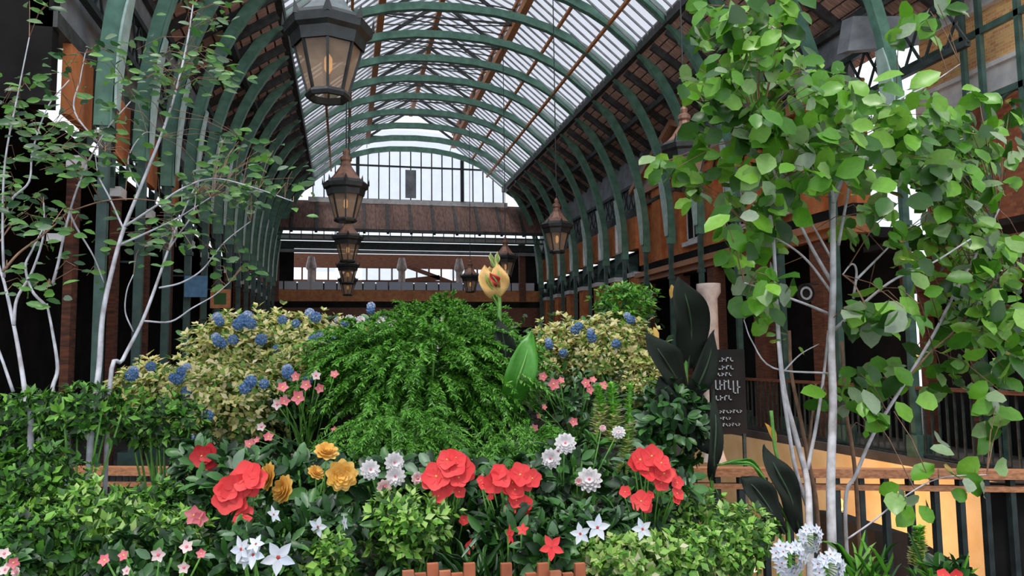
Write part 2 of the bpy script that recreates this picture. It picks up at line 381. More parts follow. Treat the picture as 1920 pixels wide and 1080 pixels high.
# glazed roof: lower glazed slope, raised monitor in the middle
MX = 2.0; ZM = ZA+.55; ZR = ZM+1.5
for s in (-1, 1):
    x0 = XC+s*PW; x1 = XC+s*MX; z0 = ZP+.12; z1 = ZM
    g = MB().add([(x0, Y0, z0), (x0, YE, z0), (x1, YE, z1), (x1, Y0, z1)], [(0, 1, 2, 3)])
    x2 = XC+s*MX*1.0; z2 = ZM+.55
    g.add([(x1, Y0, z1+.1), (x1, YE, z1+.1), (x2, YE, z2), (x2, Y0, z2)], [(0, 1, 2, 3)])
    g.add([(x2+s*.2, Y0, z2), (x2+s*.2, YE, z2), (XC, YE, ZR), (XC, Y0, ZR)], [(0, 1, 2, 3)])
    struct('window_1' if s < 0 else 'window_2', g, M['glass'])
    b = MB(); Y = Y0
    while Y < YE:
        b.beam((x0, Y, z0-.03), (x1, Y, z1-.03), .03, .05); b.beam((x2, Y, z2-.03), (XC, Y, ZR-.03), .03, .05)
        Y += .36
    struct('trim_3' if s < 0 else 'trim_4', b, M['grey'])
    tb = MB()
    tb.box(x1-.1, x1+.1, Y0, YE, z1-.12, z1+.12); tb.box(x1-.06, x1+.06, Y0, YE, z2-.06, z2+.06)
    for f_ in (.33, .66):
        xx = x0+(x1-x0)*f_; zz = z0+(z1-z0)*f_; tb.box(xx-.04, xx+.04, Y0, YE, zz-.12, zz-.04)
    struct('trim_5' if s < 0 else 'trim_6', tb, M['timber'])
struct('trim_7', MB().box(XC-.08, XC+.08, Y0, YE, ZR-.2, ZR-.02), M['timber'])
br = MB()
for Y in ribY:
    br.beam((XC-MX, Y, ZM), (XC, Y, ZR-.1), .06, .1); br.beam((XC+MX, Y, ZM), (XC, Y, ZR-.1), .06, .1)
    for s in (-1, 1):
        br.beam((XC+s*MX, Y, ZM-.1), (XC+s*MX, Y, ZM+.6), .1, .1)
        br.beam((XC+s*MX, Y, ZM), (XC+s*MX, Y+1.8, ZM+.55), .03, .03); br.beam((XC+s*MX, Y, ZM+.55), (XC+s*MX, Y+1.8, ZM), .03, .03)
    br.beam((XC-MX, Y, ZM), (XC+MX, Y+1.8, ZM+.5), .03, .03); br.beam((XC+MX, Y, ZM), (XC-MX, Y+1.8, ZM+.5), .03, .03)
    br.beam((XC-MX, Y, ZM+.05), (XC+MX, Y, ZM+.05), .04, .06)
struct('trim_8', br, M['rafter'])
# boarded lower slopes with rafters
for s in (-1, 1):
    xa = XC+s*(PW+.05); za = ZP; xb = XC+s*7.1; zb = za-2.67*.66
    bd = MB(); nb = 12
    for k in range(nb):
        f0 = k/nb; f1 = (k+.80)/nb
        for (u0, u1, dz) in ((f0, f1, 0),):
            p0 = (xa+(xb-xa)*u0, za+(zb-za)*u0); p1 = (xa+(xb-xa)*u1, za+(zb-za)*u1)
            vs = []
            for yy in (Y0, YE):
                vs += [(p0[0], yy, p0[1]), (p1[0], yy, p1[1]), (p1[0], yy, p1[1]+.03), (p0[0], yy, p0[1]+.03)]
            bd.add(vs, [(0, 1, 2, 3), (7, 6, 5, 4), (0, 4, 5, 1), (1, 5, 6, 2), (2, 6, 7, 3), (3, 7, 4, 0)])
    struct('ceiling' , bd, M['boards'])
    co = MB().add([(xa, Y0, za+.1), (xb+s*.3, Y0, zb+.1-.2), (xb+s*.3, YE, zb-.1), (xa, YE, za+.1)], [(0, 1, 2, 3)])
    struct('ceiling', co, M['boards'])
    rf = MB()
    Y = Y0+.45
    while Y < YE:
        rf.beam((xa, Y, za-.1), (xb, Y, zb-.1), .09, .2); Y += .9
    for f_ in (.36, .72): rf.box(xa+(xb-xa)*f_-.06, xa+(xb-xa)*f_+.06, Y0, YE, za+(zb-za)*f_-.3, za+(zb-za)*f_-.14)
    struct('trim_9' if s < 0 else 'trim_10', rf, M['rafter'])
    # eave lattice girder over the column line
    lt = MB(); xe = XC+s*(HW+.3); Y = Y0
    ZL = CZ+4.6; lt.box(xe-.05, xe+.05, Y0, YE, ZL+.75, ZL+.85); lt.box(xe-.05, xe+.05, Y0, YE, ZL-.05, ZL+.05)
    while Y < YE:
        lt.beam((xe, Y, ZL), (xe, Y+.45, ZL+.8), .03, .04); lt.beam((xe, Y, ZL+.8), (xe, Y+.45, ZL), .03, .04); Y += .45
    struct('trim_11' if s < 0 else 'trim_12', lt, M['darkiron'])
# ---- side arcades: piers, round openings, clerestory panes above
def arcade(side, X, ys, pm, wname, pw=.26):
    s = 1 if side == 'right' else -1
    th = .35 if s > 0 else .1; zw0 = CZ+(3.3 if s > 0 else 3.0); zw1 = CZ+(4.35 if s > 0 else 3.9)
    pr = MB(); wh = MB(); dk = MB(); gl = MB(); fr = MB(); up0 = MB()
    for Y in ys:
        pr.box(min(X, X+s*th), max(X, X+s*th), Y-pw, Y+pw, 0, CZ+2.55)
        wh.box(min(X-s*.05, X+s*th), max(X-s*.05, X+s*th), Y-pw-.05, Y+pw+.05, CZ+2.4, CZ+2.55)
        up0.box(min(X, X+s*th), max(X, X+s*th), Y-.42, Y+.42, zw0, zw1)
        # round head of the opening between this pier and the next
        n = 10; r = .64; yc = Y+.9
        for k in range(n):
            a0 = PI*k/n; a1 = PI*(k+1)/n
            vs = [(xx, yc+r*math.cos(a), z) for xx in (X, X+s*th) for a, z in ((a0, CZ+2.55-.05+r*.8*math.sin(a0)), (a1, CZ+2.5+r*.8*math.sin(a1)))]
            vs += [(xx, yc+r*math.cos(a), zw0) for xx in (X, X+s*th) for a in (a0, a1)]
            dk.add(vs, [(0, 1, 5, 4), (2, 6, 7, 3), (0, 2, 3, 1)])
        fr.box(X-s*.02-.02, X-s*.02+.02, Y+.45, Y+1.35, zw0+.0, zw0+.06); fr.box(X-.04, X+.04, Y+.45, Y+.5, zw0, zw1); fr.box(X-.04, X+.04, Y+1.3, Y+1.35, zw0, zw1)
        fr.box(X-.03, X+.03, Y+.88, Y+.92, zw0, zw1)
        gl.add([(X+s*.1, Y+.45, zw0), (X+s*.1, Y+1.35, zw0), (X+s*.1, Y+1.35, zw1), (X+s*.1, Y+.45, zw1)], [(0, 1, 2, 3)])
    struct(wname, pr, pm); struct(wname, up0, M['terracotta']); struct(wname, wh, M['white']); struct(wname, dk, M['green'])
    struct('window_3' if s > 0 else 'window_4', gl, M['winglass']); struct('window_3' if s > 0 else 'window_4', fr, M['white'] if s > 0 else M['darkiron'])
    a, b = min(ys)-.9, max(ys)+1.3
    up_ = MB().box(min(X, X+s*.3), max(X, X+s*.3), a, b, zw1, zw1+.2)
    struct(wname, up_, M['rafter']); struct(wname, MB().box(min(X+s*.1, X+s*.3), max(X+s*.1, X+s*.3), a, b, zw1+.2, CZ+6.35), M['grey'])
    # dark shop fronts set back under a flat aisle ceiling
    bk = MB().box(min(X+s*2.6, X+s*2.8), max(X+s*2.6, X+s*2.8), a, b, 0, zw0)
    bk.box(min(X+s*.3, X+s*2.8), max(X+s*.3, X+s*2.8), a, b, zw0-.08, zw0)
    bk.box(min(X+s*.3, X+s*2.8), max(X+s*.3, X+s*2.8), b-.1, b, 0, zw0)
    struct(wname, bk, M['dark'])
arcade('right', 9.15, [22.9+1.8*k for k in range(7)], M['terracotta'], 'wall_right')
arcade('left', -3.35, [10.4+1.8*k for k in range(14)], M['leftpier_shaded'], 'wall_left', .11)
zL = atX(30, 75, -6.2).z
struct('wall_left', MB().box(-6.4, -6.2, 3.0, 9.7, 0, zL).box(-6.4, -3.4, 9.5, 9.7, CZ+2.95, zL+.6), M['dark'])
# ---- end of the hall
KE = 1.078
def yb(x0, x1, z0, z1, d=.1, y=YE): return MB().box(x0, x1, y, y+d, CZ+z0*KE, CZ+z1*KE)
g = MB(); bars = MB(); n = 18
xs = [XC-PW+.0+2*PW*k/n for k in range(n+1)]
def zt(x): return ZS+(ZA-ZS)*max(0, 1-abs((x-XC)/HW)**2.355)**(1/2.355)
zb0 = CZ+6.62*KE
for k in range(n):
    g.add([(xs[k], YE+.05, zb0), (xs[k+1], YE+.05, zb0), (xs[k+1], YE+.05, zt(xs[k+1])+1.2), (xs[k], YE+.05, zt(xs[k])+1.2)], [(0, 1, 2, 3)])
for k in range(n+1): bars.box(xs[k]-.025, xs[k]+.025, YE, YE+.08, zb0, zt(xs[k])+.2)
for xx in (XC-PW*.55, XC+PW*.55): bars.box(xx-.08, xx+.08, YE-.05, YE+.1, zb0, zt(xx)+.2)
bars.box(XC-PW, XC+PW, YE-.01, YE+.08, CZ+8.05*KE, CZ+8.12*KE)
struct('window_5', g, M['winglass']); struct('window_5', bars, M['darkiron'])
struct('window_5', MB().box(XC-.25, XC+.25, YE-.02, YE+.03, zb0+.1, CZ+7.95*KE), M['grey'])
struct('trim_13', yb(XC-PW-.2, XC+PW+.2, 6.42, 6.64, .15), M['white'])
xl, xr = -3.35, 9.1
bb = MB()
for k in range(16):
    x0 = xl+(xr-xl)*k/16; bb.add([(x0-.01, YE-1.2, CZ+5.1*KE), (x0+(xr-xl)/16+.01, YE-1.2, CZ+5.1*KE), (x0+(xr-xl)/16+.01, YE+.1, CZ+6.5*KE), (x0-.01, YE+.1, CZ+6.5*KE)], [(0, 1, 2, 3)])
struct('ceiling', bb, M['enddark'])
rf = MB()
for k in range(13):
    x0 = xl+(xr-xl)*k/12; rf.beam((x0, YE-1.25, CZ+5.0*KE), (x0, YE+.1, CZ+6.4*KE), .12, .2)
rf.box(xl, xr, YE-1.3, YE-1.15, CZ+5.0*KE, CZ+5.12*KE); struct('trim_14', rf, M['rafter'])
gr = MB().box(xl, xr, YE-1.25, YE-1.1, CZ+4.62*KE, CZ+4.68*KE)
for k in range(26): x0 = xl+(xr-xl)*k/26; gr.box(x0, x0+.04, YE-1.22, YE-1.14, CZ+4.65*KE, CZ+5.05*KE)
gr.box(xl, xr, YE-1.2, YE-1.14, CZ+4.82*KE, CZ+4.88*KE); struct('trim_15', gr, M['green'])
struct('trim_16', yb(xl, xr, 4.78, 4.98, .1, YE-.3), M['white'])
struct('wall_end', yb(xl, xr, 4.42, 4.72, .2, YE-.2), M['darkiron'])
for k, (a, b) in enumerate(((3.1, 3.7), (-2.2, -1.5))): pass
struct('trim_17', yb(xl, xr, 4.2, 4.33, .15, YE-.6), M['grey'])
# opening with the gallery beyond
gb = MB()
for (a, b, z0, z1) in ((.8, 2.6, 3.35, 4.0), (3.0, 4.1, 3.3, 3.95), (5.2, 6.4, 3.5, 4.0), (-1.6, -.5, 3.75, 3.95), (1.0, 1.5, 2.9, 3.25), (5.6, 7.6, 3.0, 3.3)):
    gb.add([(a, YE+3, CZ+z0*KE), (b, YE+3, CZ+z0*KE), (b, YE+3, CZ+z1*KE), (a, YE+3, CZ+z1*KE)], [(0, 1, 2, 3)])
struct('window_6', gb, M['winglass'])
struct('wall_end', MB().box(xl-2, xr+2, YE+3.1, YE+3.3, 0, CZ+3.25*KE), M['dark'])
fr = MB()
xx = xl
while xx < xr: fr.box(xx, xx+.08, YE+3.02, YE+3.1, CZ+2.6*KE, CZ+4.2*KE); xx += .62
fr.box(xl, xr, YE+3.0, YE+3.1, CZ+3.3*KE, CZ+3.4*KE); fr.box(xl, xr, YE+3.0, YE+3.1, CZ+3.95*KE, CZ+4.6*KE); struct('window_6', fr, M['darktimber'])
zz = MB()
zz.beam((3.0, YE+2.5, CZ+4.0*KE), (5.4, YE+2.5, CZ+3.2*KE), .1, .2); zz.beam((1.8, YE+2.5, CZ+3.2*KE), (4.6, YE+2.5, CZ+3.5*KE), .1, .25)
struct('trim_18', zz, M['darktimber'])
cols = MB()
for xx in (-1.55, 2.6, 5.35): cols.lathe([(.16, CZ+2.4*KE), (.16, CZ+3.6*KE), (.24, CZ+3.7*KE), (.24, CZ+3.8*KE), (.14, CZ+4.2*KE)], 10, (xx, YE+.9, 0))
struct('trim_19', cols, M['stone'])
bp = MB(); xx = xl+.1
while xx < xr-.4: bp.box(xx, xx+.52, YE+.1, YE+.13, CZ+2.72*KE, CZ+3.06*KE); xx += .58
tag(bp.build('balustrade', M['star']), 'pale panelled balustrade above the orange timber fascia at the far end', 'balustrade')
struct('wall_end', yb(xl, xr, 2.22, 2.7, .2), M['timber'])
struct('wall_end', yb(xl, xr, 1.95, 2.22, .15), M['dark'])
struct('wall_end', yb(xl, xr, 1.75, 1.95, .22), M['darktimber'])
struct('wall_end', yb(xl, xr, 1.1, 1.75, .1), M['darktimber'])
struct('wall_end', yb(xl, xr, -CZ, 1.1, .05), M['dark'])
struct('wall_end', MB().box(7.7, 9.4, YE+.5, YE+.6, CZ+2.2, CZ+4.95).box(-3.6, -2.3, YE+.5, YE+.6, CZ+2.2, CZ+4.95), M['dark'])
dp = MB().box(8.1, 8.4, YE-.1, YE+.1, CZ+2.2*KE, CZ+4.9*KE).box(-3.1, -2.9, YE-.1, YE+.1, CZ+2.2*KE, CZ+4.9*KE)
struct('trim_20', dp, M['darktimber'])
# ================================================================== RIGHT SIDE BUILDINGS
# terracotta shop pavilion behind the columns
XW = 9.3
def xw(px, py, X=XW): return atX(px, py, X)
def panelX(name_mb, pxs, X, th=.2):
    P = [atX(a, b, X) for a, b in pxs]; n = len(P)
    vs = [tuple(p) for p in P]+[(p.x+th, p.y, p.z) for p in P]
    fs = [tuple(range(n)), tuple(reversed(range(n, 2*n)))]+[(i, (i+1) % n, (i+1) % n+n, i+n) for i in range(n)]
    return name_mb.add(vs, fs)
pv = thing('shop_pavilion', 'terracotta coloured shop pavilion with pediment behind the right hand columns', 'building', (XW, 20, 0))
def pvbuild(mb, name, m):
    mb.v = [(x-XW, y-20, z) for x, y, z in mb.v]; return mb.build(name, m, pv)
zc0, zc1, zc2 = CZ+2.7, CZ+3.35, CZ+5.0
wl = MB().box(XW, XW+.3, 12.0, 22.2, zc0, zc2); pvbuild(wl, 'wall', M['terracotta']); pvbuild(MB().box(XW+.1, XW+.25, 12.2, 22.2, zc2+.12, CZ+6.2), 'upper_wall', M['grey'])
for y in (22.0, 20.9, 19.6, 17.6, 15.4, 13.2): pvbuild(MB().box(XW-.12, XW, y-.32, y+.3, zc0, zc2), 'pilaster', M['terracotta'])
en = MB().box(XW-.3, XW+.3, 12, 22.3, CZ+2.3, CZ+2.45).box(XW-.16, XW+.3, 12, 22.3, CZ+2.15, CZ+2.3).box(XW-.2, XW+.3, 12, 22.3, zc2-.1, zc2+.12)
pvbuild(en, 'cornice', M['rail'])
fb = MB().box(XW-.1, XW+.25, 12, 22.2, CZ+2.45, zc0); pvbuild(fb, 'frieze', M['dark'])
pd = MB()
pd.add([(XW-.15, 22.2, zc2+.1), (XW-.15, 16.2, zc2+.1), (XW-.15, 19.2, zc2+1.3), (XW+.2, 22.2, zc2+.1), (XW+.2, 16.2, zc2+.1), (XW+.2, 19.2, zc2+1.3)], [(0, 1, 2), (5, 4, 3), (0, 2, 5, 3), (1, 4, 5, 2)])
pvbuild(pd, 'pediment', M['stone'])
rk = MB().beam((XW-.2, 22.4, zc2+.1), (XW-.2, 19.2, zc2+1.45), .35, .16).beam((XW-.2, 16.0, zc2+.1), (XW-.2, 19.2, zc2+1.45), .35, .16); pvbuild(rk, 'raking_cornice', M['rail'])
for y in (22.0, 19.6, 17.6, 15.4, 13.2): pvbuild(MB().box(XW-.1, XW+.2, y-.2, y+.2, 0, CZ+2.15), 'post', M['darktimber'])
for y in (18.6, 16.5, 14.3):
    wn = MB()
    for d in (-.42, 0, .38): wn.box(XW-.03, XW, y+d, y+d+.05, zc0+.3, zc0+1.6)
    wn.box(XW-.03, XW, y-.42, y+.43, zc0+.3, zc0+.36); wn.box(XW-.03, XW, y-.42, y+.43, zc0+1.55, zc0+1.6); wn.box(XW-.14, XW, y-.55, y+.55, zc0+.16, zc0+.28)
    wfm = pvbuild(wn, 'window_frame', M['white'])
    wg = MB().box(XW-.012, XW, y-.4, y+.4, zc0+.32, zc0+1.58); wg.v = [(x-XW, yy-20, z) for x, yy, z in wg.v]; wg.build('window_pane', M['dark'], wfm)
ct = MB().box(XW+1.2, XW+1.3, 12.2, 22.3, 0, CZ+2.3).box(XW, XW+1.3, 12.2, 22.3, CZ+2.1, CZ+2.3); pvbuild(ct, 'inner_wall', M['dark'])
# pale stone column in front of it
p0 = atY(1334, 705, 11.5); p1 = atY(1337, 560, 11.5)
tag(MB().lathe([(.2, -1.4), (.17, -1.3), (.14, -1.2), (.14, p1.z-p0.z), (.2, p1.z-p0.z+.1), (.2, p1.z-p0.z+.25)], 14).build('stone_column', M['stone'], None, (p0.x, p0.y, p0.z), True), 'pale stone column standing behind the big dark canna leaves', 'column')
# dark shop fronts to the far right, across the sunken court
XD = 10.2
sf = thing('shop', 'dark shop front with orange timber frame beyond the sunken court on the right', 'shop front', (XD, 9, 0))
def sfb(mb, name, m):
    mb.v = [(x-XD, y-9, z) for x, y, z in mb.v]; return mb.build(name, m, sf)
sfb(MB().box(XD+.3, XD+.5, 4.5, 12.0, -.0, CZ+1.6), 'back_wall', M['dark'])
fm = MB()
for y in (11.6, 10.5, 9.4, 8.3, 7.2, 6.1, 5.0): fm.box(XD, XD+.2, y-.08, y+.08, 0, CZ+1.0)
fm.box(XD-.05, XD+.2, 4.5, 12, CZ+.55, CZ+.65)
sfb(fm, 'frame', M['darktimber'])
sg = MB().box(XD-.08, XD+.2, 4.5, 12, CZ+1.0, CZ+1.62); sfb(sg, 'fascia', M['darktimber'])
let = MB()
rg = random.Random(3)
for y0 in (9.8, 7.6):
    y = y0
    for c in range(6):
        y -= .12; z = CZ+1.2
        let.box(XD-.11, XD-.08, y, y+.02, z, z+.16); let.box(XD-.11, XD-.08, y, y+.08, z+(0, .07, .14)[c % 3], z+(0, .07, .14)[c % 3]+.02); let.box(XD-.11, XD-.08, y+.06, y+.08, z, z+(.16 if c % 2 else .08))
tag(sfb(let, 'lettering', M['chalk']), None, kind='stuff')
rs = thing('round_sign', 'dark round hanging sign with pale ring beside the orange posts', 'sign', tuple(atX(1510, 550, 8.7)))
MB().beam((0, 0, .18), (.3, 0, .18), .03, .03).build('bracket', M['darkiron'], rs)
MB().lathe([(.0, -.02), (.19, -.02), (.19, .02), (.0, .02)], 20).build('disc', M['dark'], rs, rot=(PI/2, 0, 0))
MB().lathe([(.11, .02), (.13, .03), (.13, .035), (.09, .035), (.09, .02)], 20).build('ring', M['chalk'], rs, rot=(PI/2, 0, 0))
# brick facade, top right
XB = 10.4
bf = thing('brick_house', 'sunlit yellow brick house front with white stone band at the top right', 'building', (XB, 9, 0))
def bfb(mb, name, m):
    mb.v = [(x-XB, y-9, z) for x, y, z in mb.v]; return mb.build(name, m, bf)
bfb(MB().box(XB, XB+.3, 4, 11.5, CZ+1.7, CZ+7.5), 'wall', M['brick'])
zs0 = atX(1832, 190, XB).z; zs1 = atX(1832, 140, XB).z
bfb(MB().box(XB-.15, XB, 4, 11.5, zs0, zs1-.05).box(XB-.22, XB, 4, 11.5, zs1-.06, zs1+.02), 'stone_band', M['white'])
zt0 = atX(1835, 25, XB).z
bfb(MB().box(XB-.15, XB, 4, 11.5, zt0, zt0+.35), 'upper_band', M['white'])
bfb(MB().box(XB-.03, XB, 4, 11.5, CZ+1.7, zs0-.1), 'dark_lower_wall', M['redbrick'])
ir = thing('iron_frame', 'green painted iron posts and beam standing before the yellow brick house', 'iron frame', (XB-.4, 9, 0))
im = MB(); xi = XB-.45
for px in (1802, 1834, 1908):
    yy = atX(px, 100, xi).y; im.box(xi-.04-xi+XB-.4-XB+.4, xi+.04-xi+0, yy-9-.04, yy-9+.04, 0, CZ+7)
im.box(-.04, .04, -4.5, 2.5, zs0-.22, zs0-.12); im.box(-.04, .04, -4.5, 2.5, atX(1826, 62, xi).z-.05, atX(1826, 62, xi).z+.05)
im.build('post_frame', M['green'], ir)
ab = MB(); yy0 = atX(1834, 100, xi).y-9; yy1 = atX(1960, 100, xi).y-9
pts = [(0, yy0+(yy1-yy0)*k/12, zs0-.2-.5*abs(1-2*k/12)**2.2) for k in range(13)]
ab.tube(pts, .035, 6).build('arched_bracket', M['green'], ir)
# near lattice post and grey roof at upper right
P = [atY(1600, 30, 11), atY(1720, 30, 10.5), atY(1722, 84, 10.5), atY(1590, 95, 11)]
gp = MB(); vs = [tuple(p) for p in P]+[(p.x, p.y+.3, p.z+.05) for p in P]
gp.add(vs, [(0, 1, 2, 3), (7, 6, 5, 4), (0, 4, 5, 1), (1, 5, 6, 2), (2, 6, 7, 3), (3, 7, 4, 0)])
tag(gp.build('lead_panel', M['grey']), 'grey lead clad roof panel between the green posts at upper right', 'roof panel')
# ================================================================== SUNKEN COURT AND RAILINGS
struct('floor', MB().box(2.2, 18, 2.6, 19, -3.6, -3.5), M['floor'])
wf = MB(); wp = [(2.2, CA0.y+.6), (CA0.x, CA0.y), (CE_.x, CE_.y), (18, CE_.y-.5)]
for a_, b_ in zip(wp, wp[1:]): wf.add([(a_[0], a_[1], -3.5), (b_[0], b_[1], -3.5), (b_[0], b_[1], -.15), (a_[0], a_[1], -.15), (a_[0], a_[1]+.2, -3.5), (b_[0], b_[1]+.2, -3.5), (b_[0], b_[1]+.2, -.15), (a_[0], a_[1]+.2, -.15)], [(0, 1, 2, 3), (7, 6, 5, 4)])
struct('wall_court_far', wf, M['warm'])
struct('wall_court_left', MB().box(2.1, 2.2, 2.6, 19, -3.5, -.15), M['dark'])
struct('wall_court_near', MB().box(2.2, 18, 2.5, 2.6, -3.5, -.15), M['dark'])
for i, (x, y) in enumerate(((4.6, 8.0), (6.2, 5.2), (7.5, 10.5))):
    ld = bpy.data.lights.new('court_lamp_light', 'POINT'); ld.energy = 110; ld.color = (1, .55, .24); ld.shadow_soft_size = .12
    lo_ = bpy.data.objects.new('court_lamp_light', ld); COL.objects.link(lo_); lo_.location = (x, y, -.75)
    t = thing('court_lamp', ('warm globe lamp glowing low behind the right railing beside the pale trunk', 'warm globe lamp inside the sunken court, nearest to the railing', 'warm globe lamp deep in the sunken court under the far railing')[i], 'lamp', (x, y, -.55), 'lamps of the sunken court')
    lo_.location = (x, y, -.95)
    MB().lathe([(.01, -.24), (.08, -.2), (.12, -.12), (.08, -.04), (.03, 0)], 12).build('globe', M['lampbulb'], t, smooth=True)
    MB().tube([(0, 0, 0), (0, 0, .42)], .012, 6).build('cord', M['darkiron'], t)
def railing(name, label, a, b, top, nb, mrail, mbal, group=None, zb=0.05, dbl=True, bt=.014):
    t = thing(name, label, 'railing', (a.x, a.y, 0), group); d = b-a
    r = MB().beam((0, 0, top), (d.x, d.y, top), .09, .055); r.build('handrail', mrail, t)
    if dbl: MB().beam((0, 0, top-.09), (d.x, d.y, top-.09), .05, .035).build('lower_rail', mrail, t)
    for k in range(nb+1):
        f_ = k/nb; MB().box(d.x*f_-bt, d.x*f_+bt, d.y*f_-bt, d.y*f_+bt, zb, top-.03).build('baluster', mbal, t)
    MB().beam((0, 0, zb), (d.x, d.y, zb), .05, .04).build('bottom_rail', mbal, t)
    return t
railing('court_railing', 'near wooden handrail on dark iron balusters at the right behind the pale trunks', atZ(1300, 884, .95), atZ(1990, 890, .95), .95, 15, M['rail'], M['darkiron'], bt=.019)
railing('court_railing', 'far brown handrail across the sunken court with closely set dark bars', CA0+Vector((.12, 0, 0)), CE_+Vector((.12, 0, 0)), 1.1, 70, M['darktimber'], M['darkiron'], dbl=False)
railing('garden_railing', 'wooden handrail low on the left half hidden by the hedge', atZ(140, 882, .95), atZ(440, 884, .95), .95, 24, M['rail'], M['darkiron'])
nr = bpy.data.objects['court_railing']; a_ = atZ(1862, 886, .95)-nr.location; b_ = atZ(1990, 890, .95)-nr.location
MB().beam((a_.x, a_.y+.05, .45), (b_.x, b_.y+.05, .45), .05, .86).build('end_panel', M['dark'], nr)
a_ = atZ(1840, 886, .95)-nr.location; MB().tube([(a_.x, a_.y, .05), (a_.x, a_.y, .9)], .015, 7).build('brass_rod', M['rail'], nr)
P_ = [atY(1640, 995, 7.5), atY(1702, 1000, 7.5), atY(1860, 1095, 7.5), atY(1860, 1200, 7.5), atY(1640, 1200, 7.5)]
vs = [tuple(p) for p in P_]+[(p.x, p.y+1.2, p.z) for p in P_]; nn = 5
ss = MB().add(vs, [tuple(range(5)), tuple(reversed(range(5, 10)))]+[(i, i+5, (i+1) % 5+5, (i+1) % 5) for i in range(5)])
zmin = min(v[2] for v in ss.v); ss.v = [(x, y, -3.5 if z < zmin+.2 else z) for x, y, z in ss.v]
tag(ss.build('stair_side', M['dark']), 'dark sloping side of the stairs inside the warm lit court at lower right', 'stairs')
shade_canopy = MB().box(9.3, 10.15, 4.2, 11.9, CZ+1.75, CZ+1.85); struct('ceiling', shade_canopy, M['dark'])  # canopy added to shade the shop front below it
# menu board beside the far railing
p_ = atY(1366, 738, 8.6)
bd = thing('menu_board', 'narrow black menu board with rows of pale lettering beside the dark canna leaves', 'sign', (p_.x, p_.y, -3.5))
hz = p_.z+3.5
MB().box(-.24, .24, 0, .04, hz-.5, hz+.55).build('board', M['dark'], bd)
for s_ in (-1, 1): MB().box(s_*.2-.02, s_*.2+.02, .0, .03, 0, hz-.5).build('leg', M['darkiron'], bd)
lt = MB()
for (x, z, wd, h) in ((-.14, .4, .2, .05), (-.14, .3, .2, .05), (-.14, .22, .2, .04), (-.18, .05, .18, .12), (-.18, -.08, .18, .06), (-.18, -.24, .34, .035), (-.18, -.32, .2, .03), (-.18, -.4, .3, .03), (.06, .0, .1, .16)):
    k = 0; xx = x
    while xx < x+wd:
        c = min(.04, h*.8); lt.box(xx, xx+.012, -.012, 0, hz+z, hz+z+h); lt.box(xx, xx+c, -.012, 0, hz+z+h*(.0, .45, .8)[k % 3], hz+z+h*(.0, .45, .8)[k % 3]+.012); xx += c+.018; k += 1
tag(lt.build('lettering', M['chalk'], bd), None, kind='stuff')
# small things at the back left
def at_sign(name, label, px, py, Y, w_, h_, m, m2=None):
    p = atY(px, py, Y); t = thing(name, label, 'sign', tuple(p))
    MB().box(-w_/2, w_/2, 0, .05, -h_/2, h_/2).build('panel', m, t)
    if m2: MB().box(-w_*.3, w_*.3, -.01, 0, -h_*.3, h_*.3).build('face', m2, t)
    MB().beam((-3.36-p.x, .03, h_/2), (w_*.4, .03, h_/2), .03, .03).build('bracket', M['darkiron'], t)
at_sign('hanging_sign', 'small blue hanging sign beyond the left tree', 367, 537, 15.6, .42, .42, M['signblue'])
at_sign('hanging_sign', 'square sign with orange border and dark centre right of the blue sign', 413, 560, 17.5, .42, .42, M['timber'], M['darkleaf'])
at_sign('hanging_sign', 'narrow cream hanging sign among the dark left posts', 258, 508, 12.3, .1, .28, M['stone'])
at_sign('hanging_sign', 'pale horizontal name board high between the left stems', 110, 445, 10.3, .28, .1, M['white'])
# ================================================================== LANTERNS
def lantern_parts(t):
    n = 8; a0 = PI/8*0+YAW*0
    R1, R0, H = .36, .17, .52
    a0 = -PI/2
    gl = MB(); gl.lathe([(R0*.97, .0), (R1*.86, H)], n, a0=a0).build('glass', M['lampglass'], t)
    fr = MB()
    for k in range(n):
        a = a0+2*PI*k/n; fr.beam((R0*math.cos(a), R0*math.sin(a), 0), (R1*.88*math.cos(a), R1*.88*math.sin(a), H), .022, .022)
    fr.lathe([(R0+.015, -.03), (R0+.03, 0), (R0+.015, .03), (R0-.02, .03), (R0-.02, -.03), (R0+.015, -.03)], n, a0=a0)
    fr.build('frame', M['lanternblack'], t)
    ev = MB().lathe([(R1*.87, H-.1), (R1*.93, H), (R1*1.05, H+.03), (R1*1.1, H+.1), (R1*.9, H+.16), (R1*.8, H+.12), (R1*.8, H-.1)], n, a0=a0)
    for k in range(n):
        a = a0+2*PI*k/n; c, s_ = math.cos(a), math.sin(a)
        ev.add([(R1*1.02*c-.05*s_, R1*1.02*s_+.05*c, H+.08), (R1*1.02*c+.05*s_, R1*1.02*s_-.05*c, H+.08), (R1*1.12*c, R1*1.12*s_, H+.09), (R1*1.1*c, R1*1.1*s_, H+.22)], [(0, 1, 3), (1, 2, 3), (2, 0, 3), (0, 2, 1)])
    ev.build('eave', M['lanternblack'], t)
    return n, a0, R1, H
def lantern(label, x, y, z, roofm, topz):
    t = thing('hanging_lantern', label, 'lantern', (x, y, z), 'hanging hall lanterns')
    n, a0, R1, H = lantern_parts(t)
    MB().lathe([(R1*1.0, H+.11), (R1*.6, H+.25), (.1, H+.42), (.08, H+.5), (.1, H+.53), (.1, H+.58), (.05, H+.62), (.06, H+.68), (.02, H+.74)], n, a0=a0).build('cap', roofm, t)
    MB().tube([(0, 0, H+.7), (0, 0, topz-z)], .012, 6).build('rod', M['darkiron'], t)
    MB().lathe([(.01, .2), (.035, .24), (.035, .34), (.01, .38)], 8).build('mantle', M['lampbulb'], t, smooth=True)
    MB().tube([(0, 0, .37), (0, 0, H+.15)], .01, 6).build('burner_pipe', M['lanternblack'], t)
